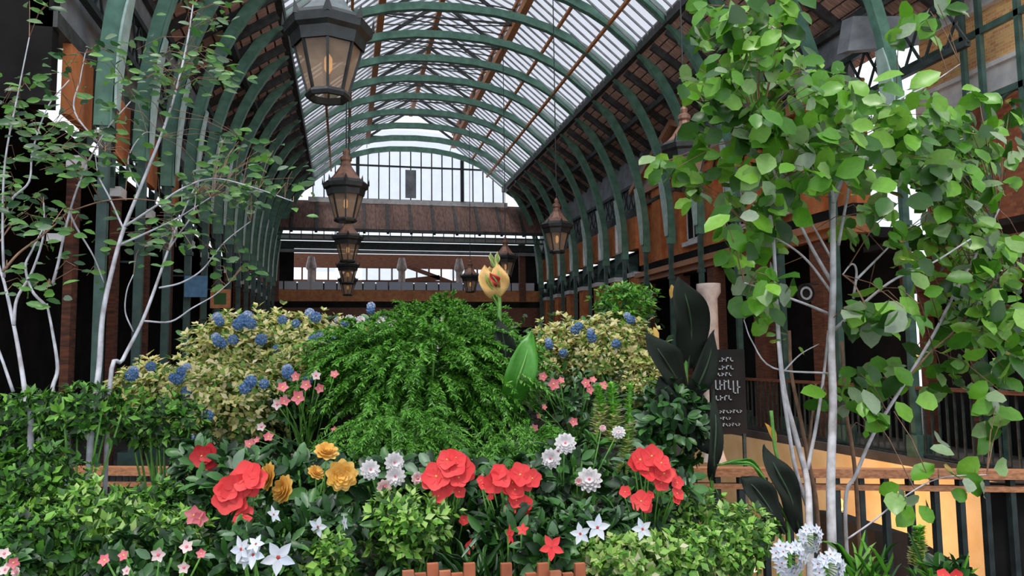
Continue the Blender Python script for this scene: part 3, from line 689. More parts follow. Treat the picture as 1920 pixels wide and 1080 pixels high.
LL = [('large dark lantern hanging top left of centre, nearest of all', 615, 180, 6.6, M['lead']),
      ('second lantern of the left row with brown cap, before the glazed gable', 648, 413, 13.0, M['copper']),
      ('third lantern of the left row, just above the white strip', 652, 490, 19.3, M['copper']),
      ('fourth lantern of the left row, before the far gallery opening', 652, 531, 25.6, M['copper']),
      ('hindmost lantern of the left row, in front of the orange fascia', 652, 553, 30.2, M['copper']),
      ('brown lantern half hidden by the leaves of the right tree', 1287, 352, 10.2, M['copper']),
      ('second lantern of the right row, before the green column legs', 1045, 472, 16.5, M['copper']),
      ('third lantern of the right row, behind the yellow canna bloom', 948, 518, 22.8, M['copper']),
      ('hindmost lantern of the right row, left of the yellow canna bloom', 882, 547, 28.8, M['copper'])]
for l, px, py, Y, rm in LL:
    p = atY(px, py, Y); zt_ = ZM if abs(p.x-XC) < MX else ZP+.12+(PW-abs(p.x-XC))/(PW-MX)*(ZM-ZP-.12)+.03
    lantern(l, p.x, p.y, p.z, rm, zt_)
#PART2
# ================================================================== FLOWER BED
def zbed(Y, X=0):
    py = 1080-(min(Y, 4.4)-2.05)/.0046; z = CZ-(py-652)/1400*min(Y, 4.4)-.2
    if X < -.2*Y and Y > 2.3: z = min(z, .8)
    return z if Y < 4.4 else max(0, z-(Y-4.4)*3)
def DY(py): return 2.05+(1080-py)*.0046
md = MB(); rows = [1.9, 1.95, 2.3, 2.8, 3.3, 3.8, 4.2, 4.5, 4.7]; nx = 14
for r_, Y in enumerate(rows):
    for k in range(nx+1):
        X = Y*(-.6+1.08*k/nx); z = zbed(Y, X)
        if r_ == 0 or r_ == len(rows)-1: z = 0.0
        if k == 0 or k == nx: z = max(0, z-.5) if 0 < r_ < len(rows)-1 else z
        md.v.append((X, Y, z+random.uniform(-.03, .03)*(0 < r_ < len(rows)-1)))
for r_ in range(len(rows)-1):
    for k in range(nx): a = r_*(nx+1)+k; md.f.append((a, a+1, a+nx+2, a+nx+1))
tag(md.build('soil_mound', M['soil'], smooth=True), 'dark mounded soil bed that all the flowers are planted in', 'soil bed')
# ground cover over the mound (uncountable small dark foliage)
n = 5200; Yr = 2.0+2.5*RNG.random(n); Xr = Yr*(-.5+.95*RNG.random(n))
P = np.stack([Xr, Yr, np.array([zbed(y, x) for y, x in zip(Yr, Xr)])+.03+.16*RNG.random(n)], 1)
D = RNG.normal(size=(n, 3)); D[:, 2] = np.abs(D[:, 2])*.5+.2; D[:, 1] -= .4
gc = leaves_mesh('ground_foliage', M['darkleaf'], P, D, np.tile([0, -.4, 1.], (n, 1))+RNG.normal(size=(n, 3))*.3, .045+.04*RNG.random(n), .02+.018*RNG.random(n), T_OVAL)
tag(gc, 'dark green ground foliage filling the bed between the flowers', 'foliage', kind='stuff')
M['slatred'] = mat('planter_red_wood', (.42, .12, .05), .7, (.25, .07, .03), 12); M['slatred2'] = mat('planter_brown_wood', (.5, .17, .08), .7, (.3, .1, .05), 12)
# wooden slatted planter at the front edge
pb = thing('wooden_planter', 'red brown wooden slatted planter at the bottom edge below the red star flower', 'planter', tuple(atY(925, 1075, 1.93)-Vector((0, 0, .5))))
for k in range(15):
    px = 765+k*23; p = atY(px, 1070+9*math.sin(k*2.1)+(12 if k in (6, 7, 9) else 0), 1.93+.03*math.sin(k*.9))
    lo = p-pb.location
    MB().box(lo.x-.014, lo.x+.014, lo.y-.008, lo.y+.008, 0, lo.z+.004*(k % 3)).build('slat', M['slatred'] if k % 3 else M['slatred2'], pb)
MB().box(-.24, .24, .02, .04, .15, .2).build('cross_bar', M['darktimber'], pb)
def seedrng(l): return np.random.default_rng(sum(ord(c)*(i+1) for i, c in enumerate(l)) % 99991)
def shrub(name, label, cat, px, py, rx, ry, Y, m, n=160, per=6, L=.03, W=.016, T=T_SMALL, depth=None, group=None, spread=.9, upb=.5, zb=None, shell=.5, stemm='stem', part='foliage'):
    rg = seedrng(label); c = atY(px, py, Y); k = Y/F
    rad = (rx*k, depth or (rx+ry)*.5*k*.8, ry*k)
    zb = zbed(Y, c.x)-.02 if zb is None else zb
    zb = min(zb, c.z-.02)
    t = thing(name, label, cat, (c.x, c.y, zb), group)
    P_, D_, N_, L_, W_ = rosettes(n, rad, per, L, W, rg, shell, spread, upb)
    fo = leaves_mesh(part, m, P_, D_, N_, L_, W_, T, t); fo.location = (0, 0, c.z-zb)
    mb = MB()
    for i in range(7):
        a = i*.9; e = Vector((rad[0]*.75*math.cos(a), rad[1]*.75*math.sin(a), (c.z-zb)+rad[2]*(.6 if i % 2 else .1)))
        mb.tube(smoothpath([(0, 0, 0), (e.x*.3, e.y*.3, e.z*.5), e], 3), [.007]*4+[.004]*3, 5)
    mb.build('stem', M[stemm], t, smooth=True)
    return t
HG = 'clipped green shrubs of the left hedge'
for l, px, py, rx, ry, Y, mm in [
  ('green leafy shrub at the left edge around the base of the outermost pale stems', 50, 800, 90, 60, 3.0, 'hedge'),
  ('bright green shrub tips in front of the two nearest pale stems on the left', 150, 770, 90, 42, 2.9, 'hedge'),
  ('green shrub right of the pale stems, above the left wooden handrail', 300, 790, 70, 42, 3.1, 'hedge'),
  ('green shrub below the outermost pale stems near the left edge', 60, 900, 80, 55, 2.7, 'hedge'),
  ('dark green shrub directly beneath the left wooden handrail', 300, 955, 110, 45, 2.6, 'hedge'),
  ('lime green shrub at the lower left, left of the small pink blooms', 150, 985, 110, 60, 2.4, 'chart'),
  ('green shrub in the bottom left corner', 40, 1030, 90, 60, 2.2, 'hedge'),
  ('lime green shrub low on the left between the pink blooms and the handrail', 290, 1020, 90, 55, 2.3, 'chart'),
  ('bright lime shrub at the bottom left of the wooden planter', 770, 985, 80, 62, 2.3, 'chart'),
  ('small lime tuft in the bottom row beside the white star flowers', 610, 1045, 60, 40, 2.15, 'chart'),
  ('lime green shrub at the lower right, right of the white star flowers', 1290, 970, 100, 48, 2.5, 'chart'),
  ('pale variegated shrub along the bottom edge right of the planter', 1180, 1050, 110, 42, 2.1, 'cream2'),
  ('lime green shrub at the lower right beside the pale blue umbel', 1390, 1010, 80, 60, 2.25, 'chart'),
  ('lime green mound between the two trunks at the lower right', 1290, 1040, 90, 50, 2.15, 'chart')]:
    if mm == 'cream2' and 'cream2' not in M: M['cream2'] = leafmat('lime_cream_leaf', [(.08, .25, .03), (.25, .52, .07), (.45, .66, .15), (.8, .75, .5)], .5)
    shrub('leafy_shrub', l, 'shrub', px, py, rx, ry, Y, M[mm], int(rx*ry/22), 6, .026*Y/2.5+.006, .017, T_SMALL, shell=.35)
# cream bushes with blue flower heads
def bush_flowers(t, lst, key, size, Yb, nm='blossom', face=None):
    for px, py in lst:
        p = atY(px, py, Yb); blossom(t, key, p, size*random.uniform(.8, 1.15), face, nm)
CR = [('large cream variegated bush with blue flower heads at centre left, behind the pink stars', 540, 662, 135, 76, 4.1, [(592, 595), (648, 605), (530, 600), (695, 582), (490, 637), (520, 655), (586, 636), (625, 640), (555, 607), (455, 600), (600, 655)]),
      ('cream variegated bush with blue heads at the top left of the bed', 440, 665, 85, 72, 4.0, [(412, 603), (447, 608), (470, 607), (410, 640), (437, 637), (418, 645)]),
      ('low cream variegated bush with blue heads behind the left hedge', 315, 735, 95, 55, 3.8, [(247, 704), (283, 687), (325, 708), (340, 696), (350, 736), (345, 768), (333, 711)]),
      ('cream and green bush with blue heads above the dark red blossoms', 430, 755, 110, 68, 3.6, [(460, 728), (495, 720), (390, 780), (353, 828), (470, 715), (350, 832)]),
      ('yellow green bush left of the needle leaved bush, among small pink stars', 570, 700, 75, 55, 3.7, [(540, 700), (578, 712)]),
      ('tiered cream variegated bush right of the yellow canna bloom', 1050, 665, 62, 72, 4.1, [(1030, 648), (1056, 662), (1078, 619)]),
      ('broad cream variegated bush on the right, left of the dark canna leaves', 1150, 668, 100, 78, 4.0, [(1108, 629), (1155, 645), (1085, 612), (1183, 600), (1110, 634)]),
      ('small cream bush hanging below the broad one beside the dark leaves', 1200, 720, 42, 45, 3.8, [])]
for i, (l, px, py, rx, ry, Y, bl) in enumerate(CR):
    t = shrub('variegated_bush', l, 'bush', px, py, rx, ry, Y, M['cream'], int(rx*ry/11), 7, .034, .019, T_SMALL, group=None, upb=.8, shell=.55, spread=1.1)
    bush_flowers(t, bl, 'blue', .026*Y/4, Y-.3, face=(0, -1, .5))
    bush_flowers(t, [(a+random.uniform(-12, 12), b-8) for a, b in bl[::3]], 'paleblue', .024*Y/4, Y-.25, face=(0, -.6, 1))
# needle leaved bush (arching feathery fronds)
def fronds(name, label, px, py, rx, ry, Y, n, flen, droop=.6, nl=34, ncl=(.016, .004)):
    rg = seedrng(label); c = atY(px, py, Y); k = Y/F; zb = min(zbed(Y)-.02, c.z-.1)
    t = thing(name, label, 'bush', (c.x, c.y, zb))
    P_ = []; D_ = []; N_ = []; st = MB()
    for i in range(n):
        q = rg.normal(size=3); q[1] = -abs(q[1])*(.9) if rg.random() < .75 else q[1]; q /= np.linalg.norm(q)
        b = q*np.array([rx*k, rx*k*.6, ry*k])*(.35+.5*rg.random()); out = q*np.array([1, 1, .6])+np.array([0, -.1, .35]); out /= np.linalg.norm(out)
        prev = None; ln = flen*(.6+.7*rg.random()); pts = []
        for j in range(nl):
            s_ = j/nl; p = b+out*ln*s_+np.array([0, 0, -droop*ln*s_*s_]); pts.append(p)
            tg = out+np.array([0, 0, -2*droop*s_]); tg /= np.linalg.norm(tg)
            for sg in (-1, 1, 0):
                sd_ = np.cross(tg, [0, 0, 1]); sd_ /= np.linalg.norm(sd_)+1e-6
                P_.append(p); D_.append(tg*.7+sd_*sg*.9+np.array([0, 0, .25 if sg == 0 else -.15])+rg.normal(size=3)*.2); N_.append(rg.normal(size=3)*.5+np.array([0, -.3, 1.]))
        if i % 3 == 0: st.tube([Vector(pts[0]), Vector(pts[nl//2]), Vector(pts[-1])], [.003, .002, .001], 4)
    for i in range(8):
        a = i*.8; st.tube([(0, 0, -(c.z-zb)), (rx*k*.5*math.cos(a), rx*k*.3*math.sin(a), ry*k*.4)], .006, 5)
    nn = len(P_); fo = leaves_mesh('foliage', M['fern'], P_, D_, N_, ncl[0]*(.6+.8*rg.random(nn)), np.full(nn, ncl[1]), T_NEEDLE, t)
    fo.location = (0, 0, c.z-zb); st.build('stem', M['stem'], t, (0, 0, c.z-zb), True)
    return t
fronds('feathery_bush', 'large bright green feathery needle leaved bush in the middle of the bed', 800, 700, 185, 105, 3.5, 400, .24, ncl=(.024, .0065))
fronds('feathery_bush', 'drooping feathery fronds just above the middle red blossoms', 985, 835, 85, 32, 2.95, 90, .2, .9, ncl=(.018, .004))
fronds('feathery_bush', 'low feathery fringe above the yellow and white pompom flowers', 740, 820, 110, 40, 3.0, 110, .2, .7, ncl=(.018, .004))
fronds('feathery_bush', 'feathery green bush top standing against the brown end wall', 835, 602, 125, 30, 4.1, 210, .14, .4, ncl=(.022, .006))
shrub('leafy_shrub', 'green leafy shrub behind the broad cream bush, before the green column legs', 'shrub', 1175, 570, 62, 38, 4.5, M['fern'], 240, 6, .045, .018, T_SMALL, upb=1.0)
shrub('leafy_shrub', "low dark green shrub right of the dark canna plant foot", 'shrub', 1260, 800, 70, 80, 3.2, M['darkleaf'], 130, 6, .06, .03, T_OVAL)
fronds('feathery_bush', 'feathery green shoulder filling the left flank of the large needle leaved bush', 690, 680, 95, 66, 3.6, 230, .2, ncl=(.024, .0065))
fronds('feathery_bush', 'feathery green shoulder right under the yellow canna bloom', 905, 680, 80, 70, 3.6, 190, .2, ncl=(.024, .0065))
# dark leaved plants carrying the blossoms
def flowering(name, label, cat, px, py, rx, ry, Y, fl, key, m='darkleaf', L=.06, W=.03, n=70, group=None, T=T_OVAL, face=None, keys=None, dY=.2):
    t = shrub(name, label, cat, px, py, rx, ry, Y, M[m], n, 5, L, W, T, shell=.4)
    tips = []
    for f_ in fl:
        x, y, r = f_[:3]; k2 = f_[3] if len(f_) > 3 else key; Yf = Y-dY-.02*random.random(); p = atY(x, y, Yf)
        fc = f_[4] if len(f_) > 4 else face
        blossom(t, k2, p, r*Yf/F*(1.3 if k2 in ('white', 'yellow') else 1.1), fc); tips.append(p+Vector((0, .015, -.005)))
    stems(t, tips, t.location, .003)
    return t
flowering('begonia', 'red flowered plant at the left with five big open blossoms', 'flower', 450, 930, 70, 60, 2.5,
  [(428, 935, 25), (442, 915, 24), (462, 893, 26), (478, 898, 20), (425, 918, 20), (445, 945, 17), (453, 965, 19), (453, 982, 17), (470, 912, 18)], 'red')
flowering('begonia', 'deep red flowered plant at far left, above the bright red blossoms', 'flower', 390, 880, 50, 45, 2.9,
  [(378, 855, 18), (392, 850, 16), (388, 866, 16), (402, 885, 13), (412, 893, 14), (446, 852, 8), (398, 900, 9)], 'deepred')
flowering('begonia', 'red flowered plant in the middle, left of the feathery fronds', 'flower', 845, 930, 75, 65, 2.5,
  [(818, 893, 25), (808, 900, 18), (833, 903, 25), (848, 870, 26), (866, 880, 24), (838, 862, 18), (875, 890, 15), (860, 895, 18), (822, 930, 13), (861, 922, 12), (870, 975, 9), (833, 885, 16), (855, 858, 14), (888, 1025, 14), (897, 1018, 7)], 'red')
flowering('begonia', 'red flowered plant right of the middle, under the drooping fronds', 'flower', 965, 935, 80, 65, 2.45,
  [(925, 905, 20), (940, 895, 20), (960, 905, 24), (975, 890, 22), (998, 897, 17), (985, 905, 16), (965, 918, 18), (935, 885, 15), (968, 938, 15), (985, 943, 14), (955, 958, 12), (902, 900, 8), (905, 910, 8), (920, 932, 6), (985, 960, 9)], 'red')
flowering('begonia', 'red flowered plant at the right, before the dark canna leaves', 'flower', 1225, 925, 75, 60, 2.5,
  [(1200, 862, 22), (1192, 868, 16), (1222, 855, 21), (1215, 882, 22), (1240, 868, 18), (1245, 888, 20), (1240, 905, 16), (1258, 890, 13), (1270, 905, 12), (1270, 925, 14), (1268, 938, 9), (1202, 940, 20), (1212, 950, 12), (1172, 922, 11), (1219, 928, 8)], 'red')
flowering('star_flower_plant', 'single red star shaped flower above the planter, right of centre', 'flower', 1030, 1035, 40, 35, 2.1, [(1034, 1026, 22, 'redstar', (0, -1, .25))], 'redstar', n=30)
flowering('star_flower_plant', 'two half closed red trumpet flowers below the middle red blossoms', 'flower', 965, 1010, 55, 40, 2.25, [(955, 1003, 17, 'redstar', (.9, -.6, .2)), (980, 993, 11, 'redstar', (-.4, -.8, .5))], 'redstar', n=40, L=.07, W=.024)
flowering('carnation', 'yellow carnation plant with open ruffled heads, left of the white pompoms', 'flower', 575, 905, 75, 45, 2.6,
  [(641, 891, 23, 'yellow', (0, -1, .15)), (612, 848, 18, 'yellow', (.2, -.6, .9)), (505, 893, 20, 'yellow', (-.9, -.5, .2)), (533, 918, 21, 'yellow', (-.75, -.6, .3)), (592, 887, 13, 'yellow', (.5, -.6, .8))], 'yellow', n=60)
flowering('carnation', 'white and pink pompom flowers left of the middle red blossoms', 'flower', 735, 910, 65, 45, 2.6,
  [(694, 881, 15), (739, 867, 15), (742, 893, 15), (720, 913, 14, 'blush'), (783, 897, 12, 'blush'), (748, 935, 8, 'blush')], 'white', n=55)
flowering('carnation', 'white pompom flowers on the right below the green flower spires', 'flower', 1075, 880, 65, 55, 2.7,
  [(1060, 832, 17), (1033, 860, 16), (1105, 900, 20), (1160, 811, 11), (1085, 903, 8, 'blush'), (1046, 845, 6, 'blush'), (1130, 803, 7, 'blush')], 'white', n=55)
flowering('star_flower_plant', 'cluster of pale blue white star flowers at the lower left of the bed', 'flower', 490, 1030, 80, 45, 2.15,
  [(452, 1030, 22, 'starw', (-.7, -.7, .2)), (475, 1040, 22), (522, 1045, 27, 'starw', (.1, -1, .1)), (460, 1050, 14), (480, 1020, 15)], 'starw', n=70, L=.055, W=.02)
flowering('star_flower_plant', 'three small pale blue star flowers below the yellow carnations', 'flower', 590, 985, 95, 30, 2.35,
  [(513, 965, 15, 'starw', (.8, -.5, .5)), (596, 988, 17, 'starw', (-.5, -1, .1)), (645, 980, 14, 'starw', (.95, -.3, .2))], 'starw', n=70, L=.06, W=.022)
flowering('star_flower_plant', 'white star flowers with brown eyes right of the red star flower', 'flower', 1120, 995, 85, 35, 2.25,
  [(1088, 1001, 19, 'starw', (0, -1, .2)), (1120, 989, 23, 'starw', (.05, -1, .2)), (1205, 992, 20, 'starw', (-.75, -.7, .2))], 'starw', n=70, L=.055, W=.02)
PK = [('small pink star flowers between the cream bush and the feathery bush', 570, 745, 70, 40, 3.5, [(555, 706, 9), (592, 704, 9, 'palepink'), (627, 702, 8), (530, 726, 10), (574, 722, 10), (560, 745, 13), (520, 758, 10, 'palepink'), (533, 752, 10), (600, 728, 9), (490, 800, 8, 'palepink'), (503, 819, 9), (482, 825, 6), (468, 833, 10), (475, 863, 8), (545, 860, 9), (627, 806, 6)]),
      ('small pink flowers under the broad cream bush on the right', 1080, 745, 90, 45, 3.5, [(1018, 706, 9), (1038, 720, 12), (1052, 713, 7), (1098, 718, 10), (1105, 730, 10), (1112, 712, 7), (1132, 723, 9), (1010, 780, 6), (1020, 763, 6), (1002, 803, 8), (1075, 791, 9), (1131, 765, 5)]),
      ('single coral pink lily like bloom left of the lower red blossom', 368, 975, 30, 28, 2.45, [(365, 966, 16), (375, 972, 13)]),
      ('small pink flowers along the bottom left', 270, 1045, 105, 35, 2.12, [(350, 1025, 11, 'palepink'), (377, 1038, 8), (297, 1040, 12, 'palepink'), (196, 1050, 10), (232, 1041, 9), (345, 1064, 10, 'palepink'), (238, 1070, 8, 'palepink')]),
      ('pale pink and rust coloured blooms in the bottom left corner', 15, 1060, 40, 26, 2.1, [(8, 1038, 9, 'palepink'), (25, 1055, 9), (10, 1068, 10, 'palepink'), (30, 1072, 8, 'blush')])]
for l, px, py, rx, ry, Y, fl in PK:
    flowering('pink_flower_plant', l, 'flower', px, py, rx, ry, Y, fl, 'pink', n=int(rx*ry/40), L=.04, W=.02)
# white bedding row at the back of the bed
wt = flowering('white_bedding_plant', 'row of white and coral blooms along the back edge behind the feathery bush', 'flower', 770, 612, 130, 12, 4.35,
  [(664, 604, 8), (676, 600, 7), (712, 604, 9), (720, 611, 6, 'pink'), (742, 604, 9), (755, 609, 9), (770, 602, 8), (792, 604, 9), (800, 600, 7), (835, 602, 8), (850, 606, 7), (707, 617, 8, 'pink'), (688, 618, 6, 'redstar'), (760, 616, 7, 'pink'), (735, 617, 5, 'redstar'), (885, 614, 7, 'blush'), (655, 598, 7), (633, 600, 6, 'paleblue')], 'white', n=60, dY=.3)
p0 = atY(600, 606, 4.5); p1 = atY(880, 606, 4.5)
tag(MB().box(p0.x, p1.x, 4.62, 4.7, 0, p0.z).build('white_ledge', M['white']), 'white ledge glimpsed behind the cream bush at the back of the bed', 'ledge')
# flower spires
for i, (l, pts) in enumerate([('left green and cream flower spire above the white pompoms', [(1112, 878), (1122, 800), (1128, 770), (1120, 725)]),
                       ('middle green and cream flower spire, the bushiest of three', [(1138, 900), (1144, 830), (1150, 790), (1148, 722)]),
                       ('right green and cream flower spire with a long leaning stalk', [(1140, 970), (1165, 890), (1178, 820), (1182, 720)]),
                       ('short green spire among the balusters at the lower right', [(1715, 1080), (1722, 1040), (1724, 990)])]):
    Y = 2.75 if i < 3 else 2.5
    P_ = [atY(a, b, Y) for a, b in pts]; base = Vector((P_[0].x, P_[0].y, max(zbed(Y)-.02, P_[0].z-.3) if i < 3 else P_[0].z-.2))
    t = thing('flower_spire', l, 'flower', tuple(base))
    path = smoothpath([base]+P_, 6); MB().tube([p-base for p in path], [.006]*len(path), 6).build('stem', M['stem'], t, smooth=True)
    rg = seedrng(l)
    for part, f0, f1, mm, nn, rr in (('cream_floret', .45, .82, 'bud', 230, .03), ('green_bud', .66, 1.0, 'budgreen', 240, .022)):
        P2 = []; D2 = []
        for q in range(nn):
            f_ = f0+(f1-f0)*rg.random(); p = path[min(len(path)-1, int(f_*(len(path)-1)))]-base
            nx_ = path[min(len(path)-1, int(f_*(len(path)-1))+1)]-base; p = p.lerp(nx_, rg.random())
            a = rg.random()*6.28; d = np.array([math.cos(a), math.sin(a), .5]); P2.append(np.array(p)+d*.004); D2.append(d)
        leaves_mesh(part, M[mm], P2, D2, np.tile([0, 0, 1.], (nn, 1)), rr*(.7+.6*rg.random(nn))*(1.25 if i == 1 else 1), np.full(nn, rr*.65), T_SMALL, t)
# pale blue umbels bottom right
def umbel(label, px, py, r, Y, n=26):
    p = atY(px, py, Y); base = p-Vector((0, -.05, .35)); t = thing('blue_umbel', label, 'flower', tuple(base)); R_ = r*Y/F
    MB().tube([(0, 0, 0), (0, -.02, .2), p-base+Vector((0, .03, 0))], .005, 6).build('stem', M['stem'], t, smooth=True)
    rg = random.Random(px); sp = MB()
    for i in range(n):
        a = i*2.4; rr = R_*(.62+.3*rg.random()); q = p+Vector((rr*math.cos(a), -.02-.02*rg.random(), rr*math.sin(a)))
        blossom(t, 'starw', q, R_*.4, (math.cos(a)*.5, -1, math.sin(a)*.5), 'floret')
        sp.tube([p-base+Vector((0, .03, 0)), q-base+Vector((0, .01, 0))], .0018, 4)
    sp.build('umbel_rays', M['stem'], t)
umbel('ring shaped pale blue umbel at the bottom right, left of the pale trunks', 1470, 1042, 34, 2.1)
umbel('pale blue umbel just above and right of the ring shaped one', 1508, 1005, 26, 2.15, 20)
umbel('pale blue umbel at the bottom edge between the two pale trunks', 1545, 1062, 34, 2.05)
# ---------------------------------------------------------------- canna plants
def paddle(name, mid, wd, m, parent, tilt=(0, -1, .2), cup=.25):
    """broad leaf along a world polyline; wd = half width list"""
    P_ = smoothpath([Vector(p) for p in mid], 5); n = len(P_); mb = MB(); tl = Vector(tilt).normalized()
    for i, p in enumerate(P_):
        f_ = i/(n-1); tg = (P_[min(i+1, n-1)]-P_[max(0, i-1)]).normalized(); s_ = tg.cross(tl).normalized(); nn = s_.cross(tg)
        wv = wd*math.sin(PI*min(1, f_*.94+.05))**.75*(1-.25*f_)
        for v in (-1, -.7, -.35, 0, .35, .7, 1): mb.v.append(p+s_*wv*v-nn*(-cup*wv*abs(v))+nn*.01*math.sin(f_*9+v*3))
    mb.f = [(i*7+k, i*7+k+1, (i+1)*7+k+1, (i+1)*7+k) for i in range(n-1) for k in range(6)]
    mb.v = [Vector(v)-parent.location for v in mb.v]
    o = mb.build(name, m, parent, smooth=True)
    sol = o.modifiers.new('thickness', 'SOLIDIFY'); sol.thickness = .003
    MB().tube([p-parent.location+Vector((0, -.003, 0)) for p in P_], [.006*(1-.7*i/n) for i in range(n)], 5).build('midrib', M['stem'] if m != M['canna'] else M['darkstem'], o, tuple(-Vector((0, 0, 0))))
    return o
M['darkstem'] = mat('dark_stem', (.05, .1, .04), .5, (.03, .05, .03), 20)
Y = 3.3; base = atY(1290, 900, Y); base.z = zbed(Y)
t = thing('canna_plant', 'tall canna with large nearly black leaves right of the cream bush', 'plant', tuple(base))
MB().tube([p-base for p in smoothpath([base, atY(1292, 830, Y), atY(1286, 720, Y), atY(1287, 615, Y), atY(1284, 560, Y)], 5)], .011, 7).build('stem', M['stem'], t, smooth=True)
paddle('leaf', [atY(1290, 690, Y), atY(1296, 620, Y-.05), atY(1288, 565, Y-.1), atY(1272, 520, Y-.05)], .105, M['canna'], t, cup=.2)
paddle('leaf', [atY(1286, 740, Y), atY(1262, 700, Y-.1), atY(1240, 665, Y-.15), atY(1212, 625, Y-.15)], .095, M['canna'], t, tilt=(.3, -1, .1))
paddle('leaf', [atY(1288, 760, Y), atY(1310, 720, Y-.1), atY(1330, 670, Y-.1), atY(1338, 620, Y)], .06, M['canna'], t)
paddle('leaf', [atY(1282, 730, Y), atY(1300, 770, Y-.15), atY(1318, 820, Y-.2), atY(1330, 850, Y-.2)], .085, M['canna'], t)
paddle('leaf', [atY(1287, 840, Y), atY(1262, 790, Y-.1), atY(1245, 740, Y-.15), atY(1238, 705, Y-.15)], .06, M['canna'], t)
for a, b, c_, d_ in ((1233, 640, 1228, 618), (1258, 560, 1262, 520)):
    q = leaves_mesh('flower_bud', M['yellow'], [np.array(atY(a, b, Y)-base)], [np.array(atY(c_, d_, Y)-atY(a, b, Y))], [[0, -1, .2]], [.07], [.03], T_OVAL, t)
Y = 2.9; base = atY(1480, 1010, Y); base.z = CZ-1.0
t = thing('canna_plant', 'dark leaved canna with an orange bud before the right railing', 'plant', tuple(base))
MB().tube([p-base for p in smoothpath([base, atY(1475, 950, Y), atY(1462, 880, Y), atY(1452, 830, Y), atY(1446, 770, Y)], 5)], .008, 7).build('stem', M['stem'], t, smooth=True)
paddle('leaf', [atY(1500, 1000, Y), atY(1480, 930, Y-.05), atY(1455, 880, Y-.08), atY(1432, 835, Y)], .065, M['canna'], t)
paddle('leaf', [atY(1470, 1000, Y), atY(1440, 950, Y-.1), atY(1415, 915, Y-.12), atY(1390, 895, Y-.1)], .07, M['canna'], t)
paddle('leaf', [atY(1480, 980, Y), atY(1420, 880, Y-.1), atY(1385, 866, Y-.12), atY(1345, 872, Y-.1)], .014, M['blade'], t)
leaves_mesh('orange_bud', M['orange'], [np.array(atY(1455, 833, Y)-base)]*2, [np.array(atY(1438, 795, Y)-atY(1455, 833, Y)), np.array(atY(1446, 765, Y)-atY(1452, 800, Y))], [[0, -1, .2]]*2, [.1, .08], [.024, .018], T_OVAL, t)
Y = 3.0; base = atY(1335, 900, Y)
t = thing('cut_stalk', 'bright green upright stalk before the warm lit court', 'stalk', (base.x, base.y, zbed(Y)))
MB().tube([(0, 0, 0), atY(1333, 870, Y)-t.location, atY(1337, 778, Y)-t.location], .009, 7).build('stem', M['bladestem'] if 'bladestem' in M else M['stem'], t, smooth=True)
paddle('leaf', [atY(1334, 900, Y), atY(1338, 860, Y-.05), atY(1342, 800, Y-.05), atY(1338, 730, Y)], .035, M['canna'], t)
# yellow canna bloom
Y = 3.4; base = atY(940, 760, Y)
t = thing('canna_plant', 'tall canna with one yellow bloom splashed with red, above the feathery bush', 'plant', (base.x, base.y, zbed(Y)))
base = t.location.copy()
MB().tube([p-base for p in smoothpath([base, atY(944, 700, Y), atY(937, 610, Y), atY(936, 560, Y), atY(930, 530, Y)], 5)], .01, 7).build('stem', M['stem'], t, smooth=True)
M['yel2'] = leafmat('canna_yellow', [(.92, .5, .1), (.97, .68, .3)], .5, .25); M['redp'] = petal('canna_red', (.85, .04, .08), (.8, .06, .06))
paddle('petal', [atY(931, 556, Y), atY(921, 540, Y-.03), atY(912, 522, Y-.04), atY(909, 498, Y-.02)], .055, M['yel2'], t, cup=.4)
paddle('petal', [atY(933, 556, Y), atY(936, 535, Y-.02), atY(935, 515, Y-.02), atY(932, 492, Y)], .05, M['yel2'], t, cup=.3)
paddle('petal', [atY(929, 545, Y+.02), atY(924, 520, Y+.02), atY(918, 500, Y+.02)], .05, M['yel2'], t, cup=.1)
paddle('red_lip', [atY(934, 538, Y-.06), atY(929, 525, Y-.085), atY(919, 512, Y-.09)], .022, M['redp'], t, cup=.2)
paddle('sepal', [atY(926, 500, Y), atY(921, 485, Y), atY(920, 474, Y)], .012, M['bud'], t)
paddle('sepal', [atY(928, 500, Y), atY(932, 485, Y), atY(933, 472, Y)], .013, M['bud'], t)
paddle('sepal', [atY(934, 575, Y), atY(924, 555, Y-.01), atY(921, 538, Y-.02)], .008, M['blade'], t)
paddle('leaf', [atY(945, 720, Y), atY(948, 670, Y-.05), atY(943, 630, Y-.05), atY(935, 595, Y)], .052, M['canna'], t)
paddle('leaf', [atY(955, 780, Y), atY(968, 720, Y-.15), atY(985, 670, Y-.15), atY(997, 620, Y-.1)], .075, M['blade'], t, cup=.35)
# slim green leaf stalks right bottom
for l, px, py, Y in (('tuft of narrow upright green leaves right of the pale blue umbels', 1620, 1040, 2.3), ('tuft of narrow leaves left of the white star flower cluster', 415, 1010, 2.3), ('tuft of narrow green leaves around the middle planter', 900, 1040, 2.15), ('tuft of narrow leaves at the bottom right by the red blossoms', 1760, 1070, 2.2)):
    rg = seedrng(l); c = atY(px, py, Y); n = 46; a = rg.random(n)*6.28
    t = thing('leaf_tuft', l, 'plant', (c.x, c.y, c.z-.12))
    D_ = np.stack([np.cos(a)*.7, np.sin(a)*.6, .5+.9*rg.random(n)], 1)
    leaves_mesh('foliage', M['fern'] if px != 900 else M['darkleaf'], np.tile([0, 0, .0], (n, 1))+rg.normal(size=(n, 3))*.03, D_, rg.normal(size=(n, 3))*.3+[0, -.4, 1], .1+.08*rg.random(n), np.full(n, .013), T_OVAL, t)
    MB().tube([(0, 0, -.2), (0, 0, .02)], .006, 5).build('stem', M['stem'], t)
flowering('begonia', 'pink red blossoms cut by the bottom edge at the right', 'flower', 1780, 1085, 35, 20, 2.2, [(1768, 1078, 12), (1792, 1080, 14)], 'red', n=12)
